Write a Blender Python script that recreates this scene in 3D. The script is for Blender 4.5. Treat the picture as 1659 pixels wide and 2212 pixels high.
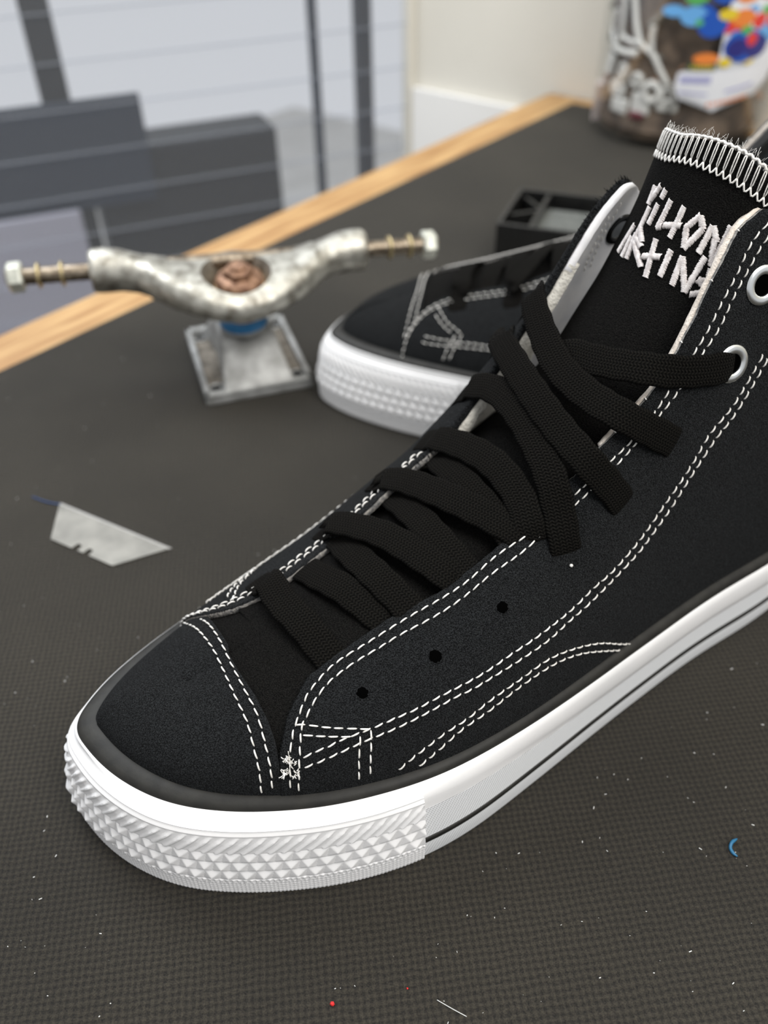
import bpy, bmesh, math, random
import numpy as np
from mathutils import Vector, Matrix
random.seed(7); rng = np.random.default_rng(7)
for o in list(bpy.data.objects): bpy.data.objects.remove(o)
S = bpy.context.scene
COL = S.collection
MM = 0.001
R = math.radians

# ------------------------------------------------------------------ camera, world, light
CAM_F, CAM_TH, CAM_ROLL, CAM_H = 1850.0, R(40.6), R(-1.3), 232.0      # focal length (px of 1659x2212), pitch, roll, height (mm)
cF = np.array([0, math.cos(CAM_TH), -math.sin(CAM_TH)]); _r = np.array([1., 0, 0]); _u = np.cross(_r, cF)
cR = math.cos(CAM_ROLL)*_r + math.sin(CAM_ROLL)*_u; cU = -math.sin(CAM_ROLL)*_r + math.cos(CAM_ROLL)*_u
cam = bpy.data.cameras.new('camera'); camo = bpy.data.objects.new('camera', cam); COL.objects.link(camo)
camo.matrix_world = Matrix(((cR[0], cU[0], -cF[0], 0), (cR[1], cU[1], -cF[1], 0), (cR[2], cU[2], -cF[2], CAM_H*MM), (0, 0, 0, 1)))
cam.sensor_fit = 'VERTICAL'; cam.lens = 6.86; cam.sensor_height = 6.86*2212/CAM_F
cam.clip_start = 0.01; cam.clip_end = 50
cam.dof.use_dof = True; cam.dof.focus_distance = 0.222; cam.dof.aperture_fstop = 1.9
S.camera = camo
S.view_settings.view_transform = 'Standard'; S.view_settings.look = 'None'
S.view_settings.gamma = 1; S.view_settings.use_curve_mapping = False; S.view_settings.exposure = 0.0
W = bpy.data.worlds.new('world'); S.world = W; W.use_nodes = True
W.node_tree.nodes['Background'].inputs[0].default_value = (0.96, 0.975, 1.0, 1)
W.node_tree.nodes['Background'].inputs[1].default_value = 0.64

def area(name, loc, target, size, power, col=(1, 1, 1), sy=None):
    l = bpy.data.lights.new(name, 'AREA'); l.energy = power; l.color = col; l.size = size
    if sy: l.shape = 'RECTANGLE'; l.size_y = sy
    o = bpy.data.objects.new(name, l); COL.objects.link(o); o.location = Vector(loc)
    o.rotation_euler = (Vector(target)-Vector(loc)).to_track_quat('-Z', 'Y').to_euler(); return o
area('side_fill_light', (0.65, -0.40, 1.15), (0.05, 0.2, 0.03), 0.5, 13, (1.0, 0.98, 0.95), 0.7)  # added fill lamp, front right, brightening the camera-facing sides
area('back_fill_light', (0.25, 0.1, 1.7), (0.25, 0.8, 0.05), 1.0, 11, (1.0, 0.97, 0.92))  # added overhead fill lamp, brightens the wall and jar at the back
area('back_window_light', (-0.55, 0.85, 1.1), (0.0, 0.3, 0.0), 0.7, 17, (0.92, 0.96, 1.0), 0.8)

# ------------------------------------------------------------------ materials
def nmat(name):
    m = bpy.data.materials.new(name); m.use_nodes = True
    return m, m.node_tree, m.node_tree.nodes['Principled BSDF']
def simple(name, col, rough=0.5, metal=0.0, **kw):
    m, t, b = nmat(name)
    b.inputs['Base Color'].default_value = (*col, 1); b.inputs['Roughness'].default_value = rough; b.inputs['Metallic'].default_value = metal
    for k, v in kw.items():
        k = k.replace('_', ' ')
        b.inputs[k].default_value = v
    return m
def N(t, kind, **kw):
    n = t.nodes.new(kind)
    for k, v in kw.items():
        if k in n.inputs: n.inputs[k].default_value = v
        else: setattr(n, k, v)
    return n
def math_(t, op, a, b=None):
    n = t.nodes.new('ShaderNodeMath'); n.operation = op
    for i, v in enumerate((a, b)):
        if v is None: continue
        if isinstance(v, (int, float)): n.inputs[i].default_value = v
        else: t.links.new(v, n.inputs[i])
    return n.outputs[0]
def noisy(name, c1, c2, scale, rough=0.6, bump=0.0, bscale=None, metal=0.0, detail=4.0, lo=0.35, hi=0.65, sheen=0.0, dist=0.0005, coord='Object'):
    m, t, b = nmat(name)
    tc = N(t, 'ShaderNodeTexCoord')
    n = N(t, 'ShaderNodeTexNoise', Scale=scale, Detail=detail); t.links.new(tc.outputs[coord], n.inputs['Vector'])
    r = N(t, 'ShaderNodeValToRGB'); r.color_ramp.elements[0].position = lo; r.color_ramp.elements[1].position = hi
    r.color_ramp.elements[0].color = (*c1, 1); r.color_ramp.elements[1].color = (*c2, 1)
    t.links.new(n.outputs['Fac'], r.inputs['Fac']); t.links.new(r.outputs['Color'], b.inputs['Base Color'])
    b.inputs['Roughness'].default_value = rough; b.inputs['Metallic'].default_value = metal
    if sheen: b.inputs['Sheen Weight'].default_value = sheen; b.inputs['Sheen Roughness'].default_value = 0.5
    if bump:
        n2 = N(t, 'ShaderNodeTexNoise', Scale=bscale or scale, Detail=3.0); t.links.new(tc.outputs[coord], n2.inputs['Vector'])
        bp = N(t, 'ShaderNodeBump', Strength=bump, Distance=dist); t.links.new(n2.outputs['Fac'], bp.inputs['Height'])
        t.links.new(bp.outputs['Normal'], b.inputs['Normal'])
    return m

M = {}
M['suede'] = noisy('black_suede', (0.003, 0.0033, 0.0036), (0.026, 0.028, 0.0295), 3000, 0.95, 1.0, 2600, sheen=0.02, dist=0.0011, lo=.40, hi=.66)
M['suede'].node_tree.nodes['Principled BSDF'].inputs['Specular IOR Level'].default_value = 0.07
M['vamp'] = noisy('black_suede_vamp', (0.0022, 0.0021, 0.002), (0.012, 0.0115, 0.0105), 3000, 0.95, 1.0, 2600, sheen=0.0, dist=0.0010)
M['vamp'].node_tree.nodes['Principled BSDF'].inputs['Specular IOR Level'].default_value = 0.07
M['cut'] = noisy('raw_suede_edge', (0.10, 0.10, 0.10), (0.32, 0.30, 0.27), 900, 0.95, 0.8, 1500)
M['cream'] = noisy('cream_edge', (0.62, 0.54, 0.46), (0.80, 0.72, 0.63), 500, 0.9, 0.8, 1500)
M['lining'] = noisy('white_leather_lining', (0.62, 0.62, 0.64), (0.75, 0.74, 0.74), 120, 0.5, 0.25, 1200, dist=0.0002)
M['padding'] = noisy('cream_suede_padding', (0.45, 0.43, 0.38), (0.62, 0.60, 0.54), 300, 0.95, 1.0, 1000, dist=0.0006)
M['rubber'] = noisy('white_rubber', (0.79, 0.785, 0.78), (0.84, 0.83, 0.825), 60, 0.42, 0.05, 900)
M['blackrubber'] = noisy('black_rubber', (0.015, 0.0145, 0.013), (0.024, 0.023, 0.020), 200, 0.55, 0.08, 1200)
M['blackrubber'].node_tree.nodes['Principled BSDF'].inputs['Specular IOR Level'].default_value = 0.25
M['thread'] = noisy('white_thread', (0.62, 0.60, 0.56), (0.86, 0.84, 0.80), 900, 0.8, 0.4, 3000)
M['embroidery'] = noisy('embroidery_thread', (0.60, 0.55, 0.53), (0.82, 0.78, 0.76), 700, 0.65, 0.3, 3000)
M['hole'] = simple('hole_black', (0.001, 0.001, 0.001), 1.0, 0.0, Specular_IOR_Level=0.0)
M['eyelet'] = simple('silver_eyelet', (0.80, 0.82, 0.82), 0.28, 1.0)
M['darkmetal'] = simple('dark_eyelet_back', (0.03, 0.03, 0.03), 0.18, 0.9)

def lace_mat():
    m, t, b = nmat('black_braided_lace')
    uv = N(t, 'ShaderNodeUVMap'); sp = N(t, 'ShaderNodeSeparateXYZ'); t.links.new(uv.outputs[0], sp.inputs[0])
    u, v = sp.outputs[0], sp.outputs[1]
    pp = t.nodes.new('ShaderNodeMath'); pp.operation = 'PINGPONG'; t.links.new(u, pp.inputs[0]); pp.inputs[1].default_value = 1.0
    ph = math_(t, 'ADD', math_(t, 'MULTIPLY', v, 6.6), math_(t, 'MULTIPLY', pp.outputs[0], 3.4))
    a = math_(t, 'SINE', ph); c = math_(t, 'ABSOLUTE', math_(t, 'SINE', math_(t, 'MULTIPLY', u, math.pi)))
    h = math_(t, 'ADD', math_(t, 'MULTIPLY', a, 0.5), math_(t, 'MULTIPLY', c, 0.5))
    tc = N(t, 'ShaderNodeTexCoord'); n = N(t, 'ShaderNodeTexNoise', Scale=2500.0, Detail=2.0); t.links.new(tc.outputs['Object'], n.inputs['Vector'])
    h2 = math_(t, 'ADD', h, math_(t, 'MULTIPLY', n.outputs['Fac'], 0.9))
    bp = N(t, 'ShaderNodeBump', Strength=1.0, Distance=0.0004); t.links.new(h2, bp.inputs['Height']); t.links.new(bp.outputs[0], b.inputs['Normal'])
    r = N(t, 'ShaderNodeValToRGB'); r.color_ramp.elements[0].position = 0.1; r.color_ramp.elements[1].position = 0.9
    r.color_ramp.elements[0].color = (0.0018, 0.0017, 0.0015, 1); r.color_ramp.elements[1].color = (0.0105, 0.0096, 0.0080, 1)
    t.links.new(math_(t, 'MULTIPLY', h2, 0.6), r.inputs['Fac']); t.links.new(r.outputs[0], b.inputs['Base Color'])
    b.inputs['Roughness'].default_value = 1.0; b.inputs['Specular IOR Level'].default_value = 0.08
    return m
M['lace'] = lace_mat()

def foxing_mat():
    m, t, b = nmat('white_textured_foxing')
    uv = N(t, 'ShaderNodeUVMap'); sp = N(t, 'ShaderNodeSeparateXYZ'); t.links.new(uv.outputs[0], sp.inputs[0])
    u, v = sp.outputs[0], sp.outputs[1]
    a = math_(t, 'SINE', math_(t, 'ADD', math_(t, 'MULTIPLY', u, 5.5), math_(t, 'MULTIPLY', v, -2.6)))
    c = math_(t, 'SINE', math_(t, 'MULTIPLY', v, 7.5))
    h = math_(t, 'ADD', a, math_(t, 'MULTIPLY', c, 0.6))
    bp = N(t, 'ShaderNodeBump', Strength=0.4, Distance=0.0002); t.links.new(h, bp.inputs['Height']); t.links.new(bp.outputs[0], b.inputs['Normal'])
    b.inputs['Base Color'].default_value = (0.83, 0.84, 0.85, 1); b.inputs['Roughness'].default_value = 0.45
    return m
M['foxing'] = foxing_mat()

def mat_mat():
    m, t, b = nmat('woven_dark_mat')
    tc = N(t, 'ShaderNodeTexCoord'); mp = N(t, 'ShaderNodeMapping'); mp.inputs['Rotation'].default_value = (0, 0, R(-6)); mp.inputs['Scale'].default_value = (1000, 1000, 1000)
    t.links.new(tc.outputs['Object'], mp.inputs['Vector'])
    # slight wobble of the weave
    wn = N(t, 'ShaderNodeTexNoise', Scale=0.25, Detail=2.0); t.links.new(mp.outputs[0], wn.inputs['Vector'])
    vm = t.nodes.new('ShaderNodeVectorMath'); vm.operation = 'MULTIPLY_ADD'; t.links.new(wn.outputs['Color'], vm.inputs[0]); vm.inputs[1].default_value = (1.6, 1.6, 0); t.links.new(mp.outputs[0], vm.inputs[2])
    sp = N(t, 'ShaderNodeSeparateXYZ'); t.links.new(vm.outputs[0], sp.inputs[0])
    x, y = sp.outputs[0], sp.outputs[1]
    k = 2*math.pi/3.7
    h = math_(t, 'MULTIPLY', math_(t, 'SINE', math_(t, 'MULTIPLY', math_(t, 'ADD', x, y), k)), math_(t, 'SINE', math_(t, 'MULTIPLY', math_(t, 'SUBTRACT', x, y), k)))
    n = N(t, 'ShaderNodeTexNoise', Scale=2.3, Detail=4.0); n.inputs['Roughness'].default_value = 0.75; t.links.new(mp.outputs[0], n.inputs['Vector'])
    h2 = math_(t, 'ADD', math_(t, 'MULTIPLY', h, 0.27), math_(t, 'MULTIPLY', n.outputs['Fac'], 2.15))
    bp = N(t, 'ShaderNodeBump', Strength=1.0, Distance=0.00042); t.links.new(h2, bp.inputs['Height']); t.links.new(bp.outputs[0], b.inputs['Normal'])
    big = N(t, 'ShaderNodeTexNoise', Scale=0.012, Detail=5.0); t.links.new(mp.outputs[0], big.inputs['Vector'])
    r = N(t, 'ShaderNodeValToRGB'); r.color_ramp.elements[0].position = 0.45; r.color_ramp.elements[1].position = 1.0
    r.color_ramp.elements[0].color = (0.007, 0.0061, 0.0046, 1); r.color_ramp.elements[1].color = (0.080, 0.070, 0.051, 1)
    t.links.new(math_(t, 'MULTIPLY', h2, 0.62), r.inputs['Fac'])
    mx = N(t, 'ShaderNodeMix', data_type='RGBA', blend_type='MULTIPLY'); mx.inputs[0].default_value = 1.0
    r2 = N(t, 'ShaderNodeValToRGB'); r2.color_ramp.elements[0].color = (0.72, 0.70, 0.68, 1); r2.color_ramp.elements[1].color = (1.15, 1.13, 1.12, 1); r2.color_ramp.elements[0].position = .3; r2.color_ramp.elements[1].position = .7
    t.links.new(big.outputs['Fac'], r2.inputs['Fac'])
    t.links.new(r.outputs[0], mx.inputs[6]); t.links.new(r2.outputs[0], mx.inputs[7]); t.links.new(mx.outputs[2], b.inputs['Base Color'])
    b.inputs['Roughness'].default_value = 0.65; b.inputs['Specular IOR Level'].default_value = 0.3; b.inputs['Sheen Weight'].default_value = 0.03
    return m
M['mat'] = mat_mat()

def wood_mat():
    m, t, b = nmat('raw_plywood_edge')
    tc = N(t, 'ShaderNodeTexCoord'); mp = N(t, 'ShaderNodeMapping'); mp.inputs['Rotation'].default_value = (0, 0, -math.atan2(.766, .642)); 
    t.links.new(tc.outputs['Object'], mp.inputs['Vector'])
    mp2 = N(t, 'ShaderNodeMapping'); mp2.inputs['Scale'].default_value = (9, 90, 30); t.links.new(mp.outputs[0], mp2.inputs['Vector'])
    n = N(t, 'ShaderNodeTexNoise', Scale=1.6, Detail=6.0); t.links.new(mp2.outputs[0], n.inputs['Vector'])
    r = N(t, 'ShaderNodeValToRGB'); e = r.color_ramp.elements
    e[0].position = .35; e[0].color = (0.31, 0.155, 0.05, 1); e[1].position = .62; e[1].color = (0.50, 0.31, 0.13, 1)
    t.links.new(n.outputs['Fac'], r.inputs['Fac']); t.links.new(r.outputs[0], b.inputs['Base Color']); b.inputs['Roughness'].default_value = 0.55
    return m
M['wood'] = wood_mat()

# ------------------------------------------------------------------ mesh helpers
def obj(name, V, Fc, mat, parent=None, smooth=True, uv=None, mi=None):
    """V in mm (numpy n x 3), Fc faces; uv per vertex; mi = face material indices"""
    me = bpy.data.meshes.new(name)
    me.from_pydata([tuple(float(c)*MM for c in v) for v in V], [], [tuple(int(i) for i in f) for f in Fc])
    for mm in (mat if isinstance(mat, (list, tuple)) else [mat]): me.materials.append(mm)
    if uv is not None:
        l = me.uv_layers.new(name='UVMap'); li = np.empty(len(me.loops), dtype=np.int32); me.loops.foreach_get('vertex_index', li)
        l.data.foreach_set('uv', np.asarray(uv, dtype=np.float32)[li].ravel())
    if mi is not None: me.polygons.foreach_set('material_index', np.asarray(mi, dtype=np.int32))
    me.polygons.foreach_set('use_smooth', [bool(smooth)]*len(me.polygons))
    me.validate(); me.update()
    o = bpy.data.objects.new(name, me); COL.objects.link(o)
    if parent: o.parent = parent
    return o
def tag(o, label=None, cat=None, group=None, kind=None):
    if label: o['label'] = label
    if cat: o['category'] = cat
    if group: o['group'] = group
    if kind: o['kind'] = kind
    return o
def empty(name, loc, rz=0, **kw):
    o = bpy.data.objects.new(name, None); COL.objects.link(o); o.empty_display_size = 0.02
    o.location = (loc[0]*MM, loc[1]*MM, loc[2]*MM); o.rotation_euler = (0, 0, rz)
    return tag(o, **kw)
def grid_faces(nr, nc, close=False, flip=False, base=0):
    F = []
    for i in range(nr-1):
        for j in range(nc if close else nc-1):
            a = base+i*nc+j; b = base+i*nc+(j+1) % nc; c = b+nc; d = a+nc
            F.append((a, d, c, b) if flip else (a, b, c, d))
    return F
class MB:
    """collects several shapes (mm) into one mesh"""
    def __init__(s): s.V = []; s.F = []; s.mi = []
    def add(s, V, F, m=0):
        b = len(s.V); s.V += [tuple(v) for v in V]; s.F += [tuple(b+i for i in f) for f in F]; s.mi += [m]*len(F); return s
    def box(s, lo, hi, m=0, rot=0, c=(0, 0)):
        x0, y0, z0 = lo; x1, y1, z1 = hi
        V = [(x0,y0,z0),(x1,y0,z0),(x1,y1,z0),(x0,y1,z0),(x0,y0,z1),(x1,y0,z1),(x1,y1,z1),(x0,y1,z1)]
        if rot:
            cc, ss = math.cos(rot), math.sin(rot)
            V = [(c[0]+(v[0]-c[0])*cc-(v[1]-c[1])*ss, c[1]+(v[0]-c[0])*ss+(v[1]-c[1])*cc, v[2]) for v in V]
        return s.add(V, [(0,3,2,1),(4,5,6,7),(0,1,5,4),(1,2,6,5),(2,3,7,6),(3,0,4,7)], m)
    def tube(s, P, r, n=8, m=0, caps=True):
        P = np.array(P, float); k = len(P); rr = np.full(k, r) if np.isscalar(r) else np.array(r, float)
        T = np.gradient(P, axis=0); T /= np.linalg.norm(T, axis=1)[:, None]+1e-9
        up = np.array([0, 0, 1.]) if abs(T[0][2]) < .9 else np.array([1., 0, 0])
        V = []
        for i in range(k):
            A = np.cross(T[i], up); A /= np.linalg.norm(A)+1e-9; B = np.cross(A, T[i]); up = B
            for j in range(n):
                a = 2*math.pi*j/n; V.append(P[i]+rr[i]*(math.cos(a)*A+math.sin(a)*B))
        F = grid_faces(k, n, True)
        if caps: F += [tuple(range(n))[::-1], tuple(range((k-1)*n, k*n))]
        return s.add(V, F, m)
    def lathe(s, prof, n=32, c=(0, 0, 0), axis=None, m=0, a0=0, a1=2*math.pi):
        """prof (r, z); axis = 3x3 frame columns (x, y, axis)"""
        A = np.eye(3) if axis is None else axis; V = []
        full = abs(a1-a0-2*math.pi) < 1e-6; nn = n if full else n+1
        for r, z in prof:
            for j in range(nn):
                a = a0+(a1-a0)*j/n; V.append(np.array(c)+A@np.array([r*math.cos(a), r*math.sin(a), z]))
        return s.add(V, grid_faces(len(prof), nn, full), m)
    def build(s, name, mat, parent=None, smooth=True):
        return obj(name, np.array(s.V), s.F, mat, parent, smooth, mi=s.mi)
def frame(nrm, hint=(0, 0, 1)):
    z = np.array(nrm, float); z /= np.linalg.norm(z); h = np.array(hint, float)
    if abs(h@z) > .95: h = np.array([1., 0, 0])
    x = np.cross(h, z); x /= np.linalg.norm(x); y = np.cross(z, x); return np.stack([x, y, z], 1)
def bevel(o, w, seg=2, ang=40):
    b = o.modifiers.new('bevel', 'BEVEL'); b.width = w*MM; b.segments = seg; b.limit_method = 'ANGLE'; b.angle_limit = R(ang); return o
def autosmooth(o, ang=35):
    me = o.data; bm = bmesh.new(); bm.from_mesh(me)
    for e in bm.edges: e.smooth = not (len(e.link_faces) == 2 and e.calc_face_angle(0) > R(ang))
    bm.to_mesh(me); bm.free(); return o
def spline(P, n):
    """Catmull-Rom through P resampled to n points of equal arc length"""
    P = np.array(P, float)
    if len(P) == 2: return P[0]+(P[1]-P[0])*np.linspace(0, 1, n)[:, None]
    Q = np.vstack([2*P[0]-P[1], P, 2*P[-1]-P[-2]]); out = []
    for i in range(1, len(Q)-2):
        for t in np.linspace(0, 1, 24, endpoint=False):
            a, b, c, d = Q[i-1], Q[i], Q[i+1], Q[i+2]
            out.append(.5*(2*b+(c-a)*t+(2*a-5*b+4*c-d)*t*t+(3*b-a-3*c+d)*t**3))
    out.append(P[-1]); return resample(np.array(out), n)
def resample(P, n):
    L = np.r_[0, np.cumsum(np.linalg.norm(np.diff(P, axis=0), axis=1))]
    t = np.linspace(0, L[-1], n); return np.stack([np.interp(t, L, P[:, k]) for k in range(P.shape[1])], 1)
def length(P): return float(np.linalg.norm(np.diff(P, axis=0), axis=1).sum())

# ================================================================== the workbench and the room
D1 = np.array([.642, .766]); E1 = np.array([.766, -.642])             # along the bench edge, across it
def AB(a, b): return D1*a+E1*b
def slab(name, a0, a1, b0, b1, z0, z1, mat, parent=None, **kw):
    P = [AB(a0, b0), AB(a1, b0), AB(a1, b1), AB(a0, b1)]
    V = [(*p, z0) for p in P]+[(*p, z1) for p in P]
    return tag(obj(name, np.array(V), [(0,1,2,3),(7,6,5,4),(0,4,5,1),(1,5,6,2),(2,6,7,3),(3,7,4,0)], mat, parent, smooth=False), **kw)
BL, BO, AI, AO = -404, -440.5, 768, 789
bench = empty('workbench', (0, 0, 0), label='large workbench with a raw wooden edge strip, carrying everything else', cat='workbench')
M['board'] = simple('board', (0.30, 0.20, 0.11), 0.6)
slab('tabletop', -600, AI, BL, 900, -34, -1.2, M['board'], bench)
bevel(slab('edge_strip', -600, AO, BO, BL, -34, -1.2, M['wood'], bench), 1.0)
bevel(slab('edge_strip', AI, AO, BL, 900, -34, -1.2, M['wood'], bench), 1.0)
for a_, b_ in ((-520, -380), (-520, 840), (720, -380), (720, 840)):
    slab('leg', a_-30, a_+30, b_-30, b_+30, -760, -34, M['board'], bench)
matobj = slab('rubber_mat', -590, AI, BL, 890, -1.15, 0, M['mat'], None, label='dark grey-brown woven rubber mat covering the workbench', cat='mat')

M['wall'] = noisy('cream_wall', (0.66, 0.63, 0.55), (0.72, 0.69, 0.61), 6, 0.8, 0.1, 60)
M['skirt'] = simple('white_skirting', (0.84, 0.83, 0.80), 0.5)
M['floor'] = noisy('concrete', (0.52, 0.51, 0.48), (0.62, 0.61, 0.58), 8, 0.7)
AW = AO+3
tag(slab('wall_back', AW, AW+80, -607, 1500, -760, 1700, M['wall']), kind='structure')
tag(slab('trim_1', AW-7, AW-1, -605, -470, -160, -20, M['skirt']), kind='structure')
tag(slab('floor', -1500, 2600, -2600, 2600, -800, -760, M['floor']), kind='structure')

# louvred glass screen left of the wall, with plain boxes behind it for its dark and pale shapes
EW = AB(AW, -607)
PD = np.array([.927, .375])                                             # direction of the screen (to the right)
def PP(k, off=0): return EW - PD*k + np.array([-.375, .927])*off         # k mm left of the wall end, off mm behind the screen
def glass_mat():
    m, t, b = nmat('frosted_louvre'); 
    tr = N(t, 'ShaderNodeBsdfTransparent'); tr.inputs[0].default_value = (0.97, 0.98, 1.0, 1)
    mx = N(t, 'ShaderNodeMixShader'); mx.inputs[0].default_value = 0.05
    b.inputs['Base Color'].default_value = (0.70, 0.72, 0.74, 1); b.inputs['Roughness'].default_value = 0.25
    t.links.new(tr.outputs[0], mx.inputs[1]); t.links.new(b.outputs[0], mx.inputs[2])
    out = [n for n in t.nodes if n.type == 'OUTPUT_MATERIAL'][0]; t.links.new(mx.outputs[0], out.inputs[0]); return m
M['louvre'] = glass_mat(); M['lframe'] = simple('grey_frame', (0.22, 0.23, 0.25), 0.4)
win = tag(bpy.data.objects.new('window_1', None), kind='structure'); COL.objects.link(win)
lb = MB(); le = MB()
z = -760
while z < 900:
    for k0, k1 in ((8, 1400),):
        a, b = PP(k0), PP(k1); a2, b2 = PP(k0, 7), PP(k1, 7)
        V = [(*a, z), (*b, z), (*b2, z+39), (*a2, z+39), (*PP(k0, 2.5), z), (*PP(k1, 2.5), z), (*PP(k1, 9.5), z+39), (*PP(k0, 9.5), z+39)]
        lb.add(V, [(0,1,2,3),(7,6,5,4),(0,4,5,1),(3,2,6,7)])
        le.tube([(*PP(k0, 1), z+39.5), (*PP(k1, 1), z+39.5)], 0.4, 4)
    z += 40
lb.build('louvre_slats', M['louvre'], win, False); le.build('louvre_edges', M['lframe'], win, False)
fr = MB()
a, b = PP(0, -2), PP(9, -2); c, d = PP(9, 14), PP(0, 14)
fr.add([(*a,-760),(*b,-760),(*c,-760),(*d,-760),(*a,1700),(*b,1700),(*c,1700),(*d,1700)], [(0,1,2,3),(7,6,5,4),(0,4,5,1),(1,5,6,2),(2,6,7,3),(3,7,4,0)])
fr.build('window_frame', M['wall'], win, False)

def upright(name, k0, k1, off, th, z0, z1, mat, lean=0.0, **kw):
    """a box standing behind the screen, lean = sideways shift (mm) of its top"""
    V = []
    for zz, sh in ((z0, 0), (z1, lean)):
        V += [(*PP(k0+sh, off), zz), (*PP(k1+sh, off), zz), (*PP(k1+sh, off+th), zz), (*PP(k0+sh, off+th), zz)]
    o = obj(name, np.array(V), [(0,1,2,3),(7,6,5,4),(0,4,5,1),(1,5,6,2),(2,6,7,3),(3,7,4,0)], mat, None, False)
    return tag(bevel(o, 6, 3), **kw)
M['navy'] = simple('navy_tone', (0.010, 0.013, 0.022), 0.5); M['char'] = simple('charcoal', (0.007, 0.008, 0.010), 0.6)
M['bluegrey'] = simple('blue_grey', (0.011, 0.017, 0.030), 0.6); M['lilac'] = simple('pale_lilac', (0.34, 0.33, 0.37), 0.5)

# ================================================================== shoe geometry (shoe-local s = toe to heel, t = near side +, z up; mm)
OUT = np.array([(9,-26.5),(11.4,-9),(20,8.8),(32,21.3),(45.7,31),(60,39),(83,47.0),(104,49.3),(128,48.7),(147,47.5),(171,46.6),(200,46.6),(234,49),(262,47),(282,34),(290,10),(284,-14),(266,-29),(240,-35),(205,-43),(170,-51),(135,-57),(105,-56),(80,-54.6),(57,-52.3),(39.5,-48.6),(27,-44.7),(17.5,-39.6),(11.2,-34)], float)
def closed_spline(P, n):
    Pp = np.vstack([P[-2:], P, P[:3]]); out = []
    for i in range(2, 2+len(P)):
        a, b, c, d = Pp[i-1], Pp[i], Pp[i+1], Pp[i+2]
        for t in np.linspace(0, 1, 40, endpoint=False):
            out.append(.5*(2*b+(c-a)*t+(2*a-5*b+4*c-d)*t*t+(3*b-a-3*c+d)*t**3))
    out = np.array(out)
    for _ in range(120): out = .5*out+.25*(np.roll(out, 1, 0)+np.roll(out, -1, 0))
    out = np.vstack([out, out[:1]]); return resample(out, n+1)[:-1]
NO = 900
outl = closed_spline(OUT, NO)                                           # closed outer outline, toe -> near side -> heel -> far side
tn = np.roll(outl, -1, 0)-np.roll(outl, 1, 0); tn /= np.linalg.norm(tn, axis=1)[:, None]
on = np.stack([tn[:, 1], -tn[:, 0]], 1)
if (on[np.argmax(outl[:, 1])][1]) < 0: on = -on                         # outward normals
def dwidth(s, near):
    if near: return np.interp(s, [8, 20, 32, 46, 60, 80, 100, 120, 145, 170, 230, 262, 290], [13.2, 11.6, 9.8, 8.8, 8.4, 7.9, 6.9, 5.4, 4.1, 3.6, 3.6, 4.5, 6])
    return np.interp(s, [8, 20, 40, 60, 100, 150, 230, 290], [13.3, 12, 11, 10.2, 8.2, 6, 5, 6])
dw = np.array([dwidth(p[0], p[1] > (-27 if p[0] < 60 else -8)) for p in outl])
for _ in range(60): dw = .5*dw+.25*(np.roll(dw, 1)+np.roll(dw, -1))
feat = outl-on*dw[:, None]
for _ in range(170): feat = .5*feat+.25*(np.roll(feat, 1, 0)+np.roll(feat, -1, 0))
arc = np.r_[0, np.cumsum(np.linalg.norm(np.diff(np.vstack([outl, outl[:1]]), axis=0), axis=1))]
ZF = 33.0

i0, i1 = int(np.argmin(feat[:, 0])), int(np.argmax(feat[:, 0]))
def side_curve(sgn):
    idx = []
    k = i0
    while True:
        idx.append(k)
        if k == i1: break
        k = (k+sgn) % NO
    return resample(feat[idx], 600)
ns = side_curve(1); fs = side_curve(-1)
if ns[300, 1] < fs[300, 1]: ns, fs = fs, ns
SC = {1: ns, -1: fs}
HV = ([38, 44, 52, 60, 80, 100, 118, 140, 155, 170, 182, 196, 208, 225, 300], [42.5, 45, 48.5, 52.5, 58.5, 65.5, 73, 84, 104, 121, 142, 166, 174, 178, 178])
PN = ([20, 60, 120, 140, 155, 170, 200, 240, 300], [2.2, 2.15, 2.1, 1.85, 1.65, 1.5, 1.5, 1.8, 2.4])
TCn = ([20, 44, 60, 80, 100, 120, 140, 170, 200, 230, 300], [-14, -13, -11, -7, -4, -2, 0, 2, 3, 6, 8])
def sm_interp(x, tab):
    X = np.linspace(tab[0][0], tab[0][-1], 400); Y = np.interp(X, *tab)
    k = np.ones(15)/15; Y = np.convolve(np.pad(Y, 7, 'edge'), k, 'valid'); return np.interp(x, X, Y)
PF = ([20, 60, 120, 140, 155, 170, 200, 240, 300], [2.1, 1.6, 1.6, 1.75, 1.85, 1.95, 2.0, 2.2, 2.4])
def _calib():
    ks = [(102,-19,62.5),(120,-19,71.5),(140,-19,79.5),(155,-19.5,92),(167,-20,103),(180,-20.5,116),(188,-20.5,128),(196,-20.5,138),(207,-21.5,143)]
    X = [38, 44, 52, 60, 80]; Y = [42.5, 45, 48.5, 52.5, 58.5]
    for s_, t_, z_ in ks:
        tf = float(np.interp(s_, fs[:, 0], fs[:, 1])); tc = float(np.interp(s_, *TCn)); p = float(np.interp(s_, *PF)); f = min((t_-tc)/(tf-tc), .97)
        X.append(s_); Y.append(33+(z_-33)/(1-f**p)**(1/p))
    X += [225, 300]; Y += [Y[-1]+2, Y[-1]+2]
    return (X, Y)
HVF = None
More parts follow.
